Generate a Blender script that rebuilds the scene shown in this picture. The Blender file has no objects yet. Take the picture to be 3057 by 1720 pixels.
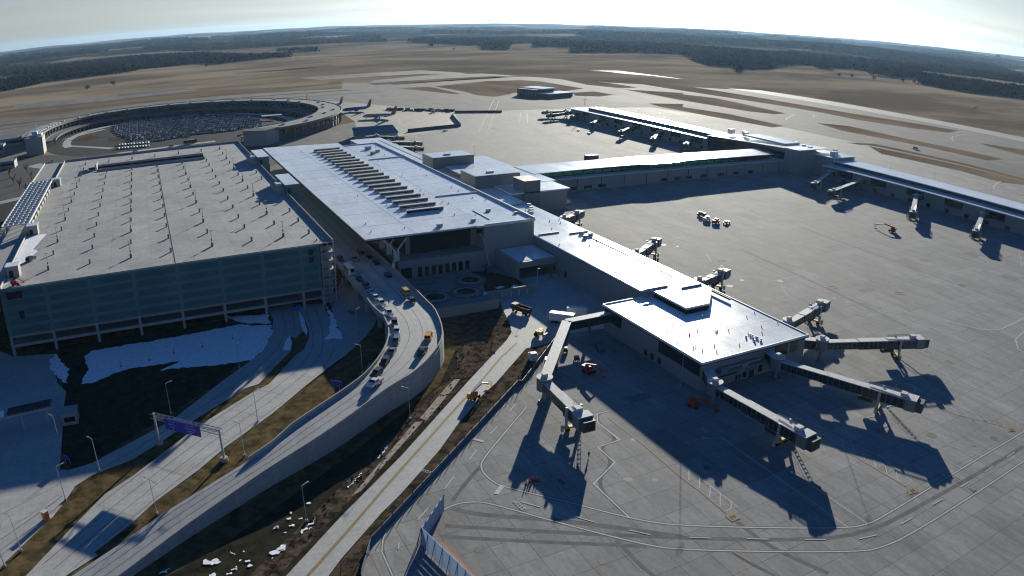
import bpy, bmesh, math, random
import numpy as np
from mathutils import Vector, Matrix
R = math.radians
sc = bpy.context.scene
COL = sc.collection
# ---------------- camera: drone camera 100 m up, wide lens with its real barrel distortion
cd = bpy.data.cameras.new("camera"); cam = bpy.data.objects.new("camera", cd); COL.objects.link(cam)
sc.camera = cam
cd.type = 'PANO'; cd.panorama_type = 'FISHEYE_LENS_POLYNOMIAL'
cd.sensor_width = 36; cd.sensor_fit = 'HORIZONTAL'
cd.fisheye_fov = R(180)
cd.fisheye_polynomial_k0 = 0; cd.fisheye_polynomial_k1 = -0.66666855/18
cd.fisheye_polynomial_k2 = 0; cd.fisheye_polynomial_k3 = 0.02055188/18**3; cd.fisheye_polynomial_k4 = 0
cd.clip_start = .5; cd.clip_end = 60000
PITCH, ROLL, YAW = 0.34592567, 0.00549968, 0.46788219
def _w(x, y, z):      # camera axes -> world
    cr, sr, cp, sp = math.cos(ROLL), math.sin(ROLL), math.cos(PITCH), math.sin(PITCH)
    x, y = cr*x-sr*y, sr*x+cr*y
    fw, up = -z, y
    a, b, c = x, fw*cp+up*sp, -fw*sp+up*cp
    return Vector((a*math.cos(YAW)+b*math.sin(YAW), -a*math.sin(YAW)+b*math.cos(YAW), c))
M = Matrix((_w(1, 0, 0), _w(0, 1, 0), _w(0, 0, 1))).transposed().to_4x4()
M.translation = (0, 0, 100)
cam.matrix_world = M
# ---------------- light: low winter sun ahead and right, hazy sky with thin cloud
SUN_AZ, SUN_EL = R(38.0), R(11.8)
sdir = Vector((math.sin(SUN_AZ)*math.cos(SUN_EL), math.cos(SUN_AZ)*math.cos(SUN_EL), math.sin(SUN_EL)))
sl = bpy.data.lights.new("sun", 'SUN'); sl.energy = 5.0; sl.angle = R(0.53); sl.color = (1.0, 0.955, 0.82)
so = bpy.data.objects.new("sun", sl); COL.objects.link(so)
so.rotation_euler = sdir.to_track_quat('Z', 'Y').to_euler(); so.location = (0, 0, 500)
W = bpy.data.worlds.new("World"); sc.world = W; W.use_nodes = True
nt = W.node_tree; nt.nodes.clear()
def N(t, **k):
    n = nt.nodes.new(t)
    for a, b in k.items(): setattr(n, a, b)
    return n
out = N('ShaderNodeOutputWorld'); bg = N('ShaderNodeBackground'); sky = N('ShaderNodeTexSky')
sky.sky_type = 'NISHITA'; sky.sun_disc = False; sky.sun_elevation = SUN_EL; sky.sun_rotation = SUN_AZ
sky.air_density = 1.0; sky.dust_density = 0.6; sky.ozone_density = 4.0; sky.altitude = 300
tc = N('ShaderNodeTexCoord'); sep = N('ShaderNodeSeparateXYZ'); nt.links.new(tc.outputs['Generated'], sep.inputs[0])
# thin stratus: direction projected on a high layer
dv = N('ShaderNodeMath', operation='ADD'); dv.inputs[1].default_value = 0.06; nt.links.new(sep.outputs[2], dv.inputs[0])
vm = N('ShaderNodeVectorMath', operation='DIVIDE'); cmb = N('ShaderNodeCombineXYZ')
for i in range(3): nt.links.new(dv.outputs[0], cmb.inputs[i])
nt.links.new(tc.outputs['Generated'], vm.inputs[0]); nt.links.new(cmb.outputs[0], vm.inputs[1])
mp = N('ShaderNodeMapping'); mp.inputs['Rotation'].default_value = (0, 0, R(35)); mp.inputs['Scale'].default_value = (.22, .55, .2); nt.links.new(vm.outputs[0], mp.inputs[0])
nz = N('ShaderNodeTexNoise'); nz.inputs['Scale'].default_value = 1.0; nz.inputs['Detail'].default_value = 6; nt.links.new(mp.outputs[0], nz.inputs[0])
cr_ = N('ShaderNodeValToRGB'); cr_.color_ramp.elements[0].position = .36; cr_.color_ramp.elements[1].position = .72; nt.links.new(nz.outputs[0], cr_.inputs[0])
mxc = N('ShaderNodeMixRGB'); mxc.inputs[2].default_value = (4.6, 5.6, 6.0, 1)
mf = N('ShaderNodeMath', operation='MULTIPLY'); mf.inputs[1].default_value = .45; nt.links.new(cr_.outputs[0], mf.inputs[0])
ce = N('ShaderNodeMapRange'); ce.inputs[1].default_value = .10; ce.inputs[2].default_value = .30; ce.inputs[3].default_value = 1; ce.inputs[4].default_value = .08; nt.links.new(sep.outputs[2], ce.inputs[0])
mf2 = N('ShaderNodeMath', operation='MULTIPLY'); nt.links.new(mf.outputs[0], mf2.inputs[0]); nt.links.new(ce.outputs[0], mf2.inputs[1])
# clear sky above (deep winter blue) melting into a pale veil of haze low down
tint = N('ShaderNodeMixRGB', blend_type='MULTIPLY'); tint.inputs[0].default_value = 1; tint.inputs[2].default_value = (.15, .55, .95, 1); nt.links.new(sky.outputs[0], tint.inputs[1])
bw = N('ShaderNodeRGBToBW'); nt.links.new(sky.outputs[0], bw.inputs[0])
veil = N('ShaderNodeMixRGB', blend_type='MULTIPLY'); veil.inputs[0].default_value = 1; veil.inputs[2].default_value = (1.08, 1.08, .99, 1); nt.links.new(bw.outputs[0], veil.inputs[1])
el = N('ShaderNodeMapRange'); el.inputs[1].default_value = .03; el.inputs[2].default_value = .22; el.inputs[3].default_value = .85; el.inputs[4].default_value = 0.0; nt.links.new(sep.outputs[2], el.inputs[0])
base = N('ShaderNodeMixRGB'); nt.links.new(el.outputs[0], base.inputs[0]); nt.links.new(tint.outputs[0], base.inputs[1]); nt.links.new(veil.outputs[0], base.inputs[2])
nt.links.new(mf2.outputs[0], mxc.inputs[0]); nt.links.new(base.outputs[0], mxc.inputs[1])
nt.links.new(mxc.outputs[0], bg.inputs[0]); bg.inputs[1].default_value = 0.055
nt.links.new(bg.outputs[0], out.inputs[0])
sc.view_settings.view_transform = 'Standard'; sc.view_settings.look = 'None'; sc.view_settings.gamma = 1
sc.view_settings.exposure = 0.87
sc.cycles.max_bounces = 6; sc.cycles.filter_width = 1.15; sc.cycles.volume_bounces = 0; sc.cycles.use_denoising = True
sc.cycles.sample_clamp_indirect = 4
random.seed(4)

# ---------------- helpers
def material(name, col, rough=.8, spec=.3, metal=0, var=0.0, vscale=.3, col2=None, stretch=(1, 1, 1), bump=0, lo=.35, hi=.65):
    m = bpy.data.materials.new(name); m.use_nodes = True
    t = m.node_tree; b = t.nodes['Principled BSDF']
    b.inputs['Base Color'].default_value = (*col, 1); b.inputs['Roughness'].default_value = rough
    b.inputs['Specular IOR Level'].default_value = spec; b.inputs['Metallic'].default_value = metal
    if col2 is None and var: col2 = tuple(c*(1-var) for c in col)
    if col2 is not None:
        g = t.nodes.new('ShaderNodeNewGeometry'); mpn = t.nodes.new('ShaderNodeMapping'); mpn.inputs['Scale'].default_value = stretch
        n = t.nodes.new('ShaderNodeTexNoise'); n.inputs['Scale'].default_value = vscale; n.inputs['Detail'].default_value = 7; n.inputs['Roughness'].default_value = .62
        r = t.nodes.new('ShaderNodeValToRGB'); e = r.color_ramp.elements
        e[0].position = lo; e[0].color = (*col2, 1); e[1].position = hi; e[1].color = (*col, 1)
        t.links.new(g.outputs['Position'], mpn.inputs[0]); t.links.new(mpn.outputs[0], n.inputs[0]); t.links.new(n.outputs[0], r.inputs[0]); t.links.new(r.outputs[0], b.inputs['Base Color'])
        if bump:
            bp = t.nodes.new('ShaderNodeBump'); bp.inputs['Strength'].default_value = bump; bp.inputs['Distance'].default_value = .3
            t.links.new(n.outputs[0], bp.inputs['Height']); t.links.new(bp.outputs[0], b.inputs['Normal'])
    return m

def slab_material(name, col, size, joint, jw, rough, var=.12, stain=.25, stretch=(.03, .012, .05), off=(0, 0), spec=.2, jaxis='xy'):
    """cast concrete: square slabs of slightly different tone, dark joints, long wear marks"""
    m = bpy.data.materials.new(name); m.use_nodes = True; t = m.node_tree; b = t.nodes['Principled BSDF']
    L = t.links.new
    def nn(ty, **k):
        n = t.nodes.new(ty)
        for a, c in k.items(): setattr(n, a, c)
        return n
    g = nn('ShaderNodeNewGeometry'); s = nn('ShaderNodeSeparateXYZ'); L(g.outputs['Position'], s.inputs[0])
    def cell(o, sz, of):
        a = nn('ShaderNodeMath', operation='ADD'); a.inputs[1].default_value = of+1000*sz; L(o, a.inputs[0])
        d = nn('ShaderNodeMath', operation='DIVIDE'); d.inputs[1].default_value = sz; L(a.outputs[0], d.inputs[0])
        f = nn('ShaderNodeMath', operation='FLOOR'); L(d.outputs[0], f.inputs[0])
        fr = nn('ShaderNodeMath', operation='FRACT'); L(d.outputs[0], fr.inputs[0])
        lt = nn('ShaderNodeMath', operation='LESS_THAN'); lt.inputs[1].default_value = jw/sz; L(fr.outputs[0], lt.inputs[0])
        return f, lt
    fx, jx = cell(s.outputs[0], size[0], off[0]); fy, jy = cell(s.outputs[1], size[1], off[1])
    c = nn('ShaderNodeCombineXYZ'); L(fx.outputs[0], c.inputs[0]); L(fy.outputs[0], c.inputs[1])
    wn = nn('ShaderNodeTexWhiteNoise', noise_dimensions='2D'); L(c.outputs[0], wn.inputs['Vector'])
    j = nn('ShaderNodeMath', operation='MAXIMUM'); L(jx.outputs[0], j.inputs[0]); L(jy.outputs[0], j.inputs[1])
    mpn = nn('ShaderNodeMapping'); mpn.inputs['Scale'].default_value = stretch; L(g.outputs['Position'], mpn.inputs[0])
    n1 = nn('ShaderNodeTexNoise'); n1.inputs['Scale'].default_value = 1; n1.inputs['Detail'].default_value = 8; n1.inputs['Roughness'].default_value = .7; L(mpn.outputs[0], n1.inputs[0])
    n2 = nn('ShaderNodeTexNoise'); n2.inputs['Scale'].default_value = .9; n2.inputs['Detail'].default_value = 5; L(g.outputs['Position'], n2.inputs[0])
    r1 = nn('ShaderNodeMapRange'); r1.inputs[1].default_value = .3; r1.inputs[2].default_value = .7; r1.inputs[3].default_value = 1-stain; r1.inputs[4].default_value = 1+stain*.5; L(n1.outputs[0], r1.inputs[0])
    r2 = nn('ShaderNodeMapRange'); r2.inputs[3].default_value = 1-var; r2.inputs[4].default_value = 1+var*.7; L(wn.outputs[0], r2.inputs[0])
    r3 = nn('ShaderNodeMapRange'); r3.inputs[1].default_value = .3; r3.inputs[2].default_value = .7; r3.inputs[3].default_value = .9; r3.inputs[4].default_value = 1.08; L(n2.outputs[0], r3.inputs[0])
    m1 = nn('ShaderNodeMath', operation='MULTIPLY'); L(r1.outputs[0], m1.inputs[0]); L(r2.outputs[0], m1.inputs[1])
    m2 = nn('ShaderNodeMath', operation='MULTIPLY'); L(m1.outputs[0], m2.inputs[0]); L(r3.outputs[0], m2.inputs[1])
    mp4 = nn('ShaderNodeMapping'); mp4.inputs['Scale'].default_value = tuple(c*6 for c in stretch); L(g.outputs['Position'], mp4.inputs[0])
    n4 = nn('ShaderNodeTexNoise'); n4.inputs['Scale'].default_value = 1; n4.inputs['Detail'].default_value = 10; n4.inputs['Roughness'].default_value = .75; L(mp4.outputs[0], n4.inputs[0])
    r4 = nn('ShaderNodeMapRange'); r4.inputs[1].default_value = .35; r4.inputs[2].default_value = .65; r4.inputs[3].default_value = 1-stain*.65; r4.inputs[4].default_value = 1+stain*.45; L(n4.outputs[0], r4.inputs[0])
    m5 = nn('ShaderNodeMath', operation='MULTIPLY'); L(m2.outputs[0], m5.inputs[0]); L(r4.outputs[0], m5.inputs[1]); m2 = m5
    jm = nn('ShaderNodeMath', operation='MULTIPLY_ADD'); jm.inputs[1].default_value = -joint; jm.inputs[2].default_value = 1; L(j.outputs[0], jm.inputs[0])
    m3 = nn('ShaderNodeMath', operation='MULTIPLY'); L(m2.outputs[0], m3.inputs[0]); L(jm.outputs[0], m3.inputs[1])
    vs = nn('ShaderNodeVectorMath', operation='SCALE'); vs.inputs[0].default_value = col; L(m3.outputs[0], vs.inputs['Scale'])
    L(vs.outputs[0], b.inputs['Base Color'])
    rr = nn('ShaderNodeMapRange'); rr.inputs[1].default_value = .3; rr.inputs[2].default_value = .7; rr.inputs[3].default_value = rough-.04; rr.inputs[4].default_value = rough+.06; L(n1.outputs[0], rr.inputs[0]); L(rr.outputs[0], b.inputs['Roughness'])
    b.inputs['Specular IOR Level'].default_value = spec
    return m

class MB:
    """collects boxes, prisms and tubes, then links them as one mesh"""
    def __init__(s): s.v = []; s.f = []; s.mi = []; s.m = 0; s.isl = []
    def add(s, vs, fs):
        s.isl.append((len(s.v), len(vs), len(s.f), len(fs))); o = len(s.v); s.v += [tuple(p) for p in vs]; s.f += [tuple(i+o for i in f) for f in fs]; s.mi += [s.m]*len(fs); return s
    def box(s, x0, x1, y0, y1, z0, z1):
        return s.add([(x0,y0,z0),(x1,y0,z0),(x1,y1,z0),(x0,y1,z0),(x0,y0,z1),(x1,y0,z1),(x1,y1,z1),(x0,y1,z1)],
                     [(0,3,2,1),(4,5,6,7),(0,1,5,4),(1,2,6,5),(2,3,7,6),(3,0,4,7)])
    def beam(s, p, q, w, h, up=0):
        """box from p to q (bottom centre line), width w, height h"""
        p = Vector(p); q = Vector(q); d = (q-p); n = Vector((-d.y, d.x, 0))
        n = n.normalized()*w/2 if n.length > 1e-6 else Vector((w/2, 0, 0))
        u = Vector((0, 0, h))
        return s.add([p-n, p+n, q+n, q-n, p-n+u, p+n+u, q+n+u, q-n+u], [(0,1,2,3),(4,7,6,5),(0,4,5,1),(1,5,6,2),(2,6,7,3),(3,7,4,0)])
    def tube(s, p, q, r, n=6, r2=None):
        p = Vector(p); q = Vector(q); r2 = r if r2 is None else r2
        m = (q-p).to_track_quat('Z', 'Y').to_matrix(); vs = []
        for c, rr in ((p, r), (q, r2)):
            for i in range(n):
                a = 2*math.pi*i/n; vs.append(c+m @ Vector((rr*math.cos(a), rr*math.sin(a), 0)))
        fs = [(i, (i+1) % n, n+(i+1) % n, n+i) for i in range(n)]+[tuple(range(n))[::-1], tuple(range(n, 2*n))]
        return s.add(vs, fs)
    def prism(s, poly, z0, z1):
        n = len(poly)
        z1f = z1 if callable(z1) else (lambda x, y: z1)
        vs = [(x, y, z0) for x, y in poly]+[(x, y, z1f(x, y)) for x, y in poly]
        return s.add(vs, [(i, (i+1) % n, n+(i+1) % n, n+i) for i in range(n)]+[tuple(range(n))[::-1], tuple(range(n, 2*n))])
    def each(s, name, mats, parent=None, world=True, **k):
        """every piece as an object of its own"""
        if len(s.isl) > 100: o = s.build(name, mats, parent, world=world); o['kind'] = 'stuff'; return o
        r = None
        for a, n, b, m in s.isl:
            q = MB(); q.v = s.v[a:a+n]; q.f = [tuple(i-a for i in f) for f in s.f[b:b+m]]; q.mi = s.mi[b:b+m]; r = q.build(name, mats, parent, world=world)
        return r
    def build(s, name, mats, parent=None, smooth=False, world=True, mesh_only=False):
        me = bpy.data.meshes.new(name)
        vs = s.v
        if parent is not None and world:
            l = Vector(parent.location); q = parent.parent
            while q is not None: l += q.location; q = q.parent
            vs = [(x-l.x, y-l.y, z-l.z) for x, y, z in vs]
        me.from_pydata(vs, [], s.f)
        for m in (mats if isinstance(mats, (list, tuple)) else [mats]): me.materials.append(m)
        me.polygons.foreach_set('material_index', s.mi)
        if smooth: me.polygons.foreach_set('use_smooth', [True]*len(s.f))
        bmm = bmesh.new(); bmm.from_mesh(me); bmesh.ops.recalc_face_normals(bmm, faces=bmm.faces); bmm.to_mesh(me); bmm.free()
        o = bpy.data.objects.new(name, me); COL.objects.link(o)
        if parent is not None: o.parent = parent
        return o
def tag(o, label=None, cat=None, group=None, kind=None):
    if label: o['label'] = label
    if cat: o['category'] = cat
    if group: o['group'] = group
    if kind: o['kind'] = kind
    return o
def thing(name, label, cat, loc=(0, 0, 0), group=None, rz=0):
    o = bpy.data.objects.new(name, None); COL.objects.link(o); o.location = loc; o.rotation_euler = (0, 0, rz)
    return tag(o, label, cat, group)
def dup(root, loc, rz=0, label=None, group=None):
    r = root.copy(); COL.objects.link(r); r.location = loc; r.rotation_euler = (0, 0, rz)
    if label: r['label'] = label
    if group: r['group'] = group
    for ch in list(root.children):
        c = ch.copy(); COL.objects.link(c); c.parent = r
        for g in list(ch.children):
            d = g.copy(); COL.objects.link(d); d.parent = c
    return r
def tri(poly):
    from mathutils.geometry import tessellate_polygon
    return tessellate_polygon([[Vector((x, y, 0)) for x, y in poly]])
def sheet(name, polys, z, mat, kind='structure', zf=None, thick=0, edge=None):
    """flat sheet(s) lying on the ground; with thick > 0 it gets a kerb face"""
    me = bpy.data.meshes.new(name); vs = []; fs = []; mi = []
    for p in polys:
        o = len(vs); vs += [(x, y, z) for x, y in p]
        for a, b, c in tri(p):
            (x0, y0), (x1, y1), (x2, y2) = p[a], p[b], p[c]
            if (x1-x0)*(y2-y0)-(x2-x0)*(y1-y0) < 0: b, c = c, b
            fs.append((o+a, o+b, o+c)); mi.append(0)
        if thick:
            n = len(p); q = len(vs); vs += [(x, y, z-thick) for x, y in p]
            for i in range(n): fs.append((o+i, o+(i+1) % n, q+(i+1) % n, q+i)); mi.append(1 if edge else 0)
    me.from_pydata(vs, [], fs); me.materials.append(mat)
    if edge: me.materials.append(edge)
    me.polygons.foreach_set('material_index', mi)
    o = bpy.data.objects.new(name, me); COL.objects.link(o)
    if kind: o['kind'] = kind
    return o
def strip(pts, w, z, mb):
    """painted line of width w along pts"""
    P = [Vector((x, y)) for x, y in pts]; L = []; Rr = []
    for i, p in enumerate(P):
        a = P[max(i-1, 0)]; b = P[min(i+1, len(P)-1)]; d = (b-a).normalized(); n = Vector((-d.y, d.x))
        k = 1.0
        if 0 < i < len(P)-1:
            d1 = (p-a).normalized(); c = abs(d1.dot(d)); k = 1/max(c, .5)
        L.append(p+n*w/2*k); Rr.append(p-n*w/2*k)
    mb.dz = getattr(mb, 'dz', 0)+.0002; z += mb.dz
    vs = [(p.x, p.y, z) for p in L]+[(p.x, p.y, z) for p in Rr]; m = len(P)
    mb.add(vs, [(i, m+i, m+i+1, i+1) for i in range(m-1)])
def smooth_line(pts, k=3):
    P = np.array(pts, float)
    for _ in range(k):
        Q = [P[0]]
        for a, b in zip(P[:-1], P[1:]): Q += [a*.75+b*.25, a*.25+b*.75]
        Q.append(P[-1]); P = np.array(Q)
    return [tuple(map(float, p)) for p in P]
def inside(x, y, p):
    c = False; j = len(p)-1
    for i in range(len(p)):
        if (p[i][1] > y) != (p[j][1] > y) and x < (p[j][0]-p[i][0])*(y-p[i][1])/(p[j][1]-p[i][1])+p[i][0]: c = not c
        j = i
    return c
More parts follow.
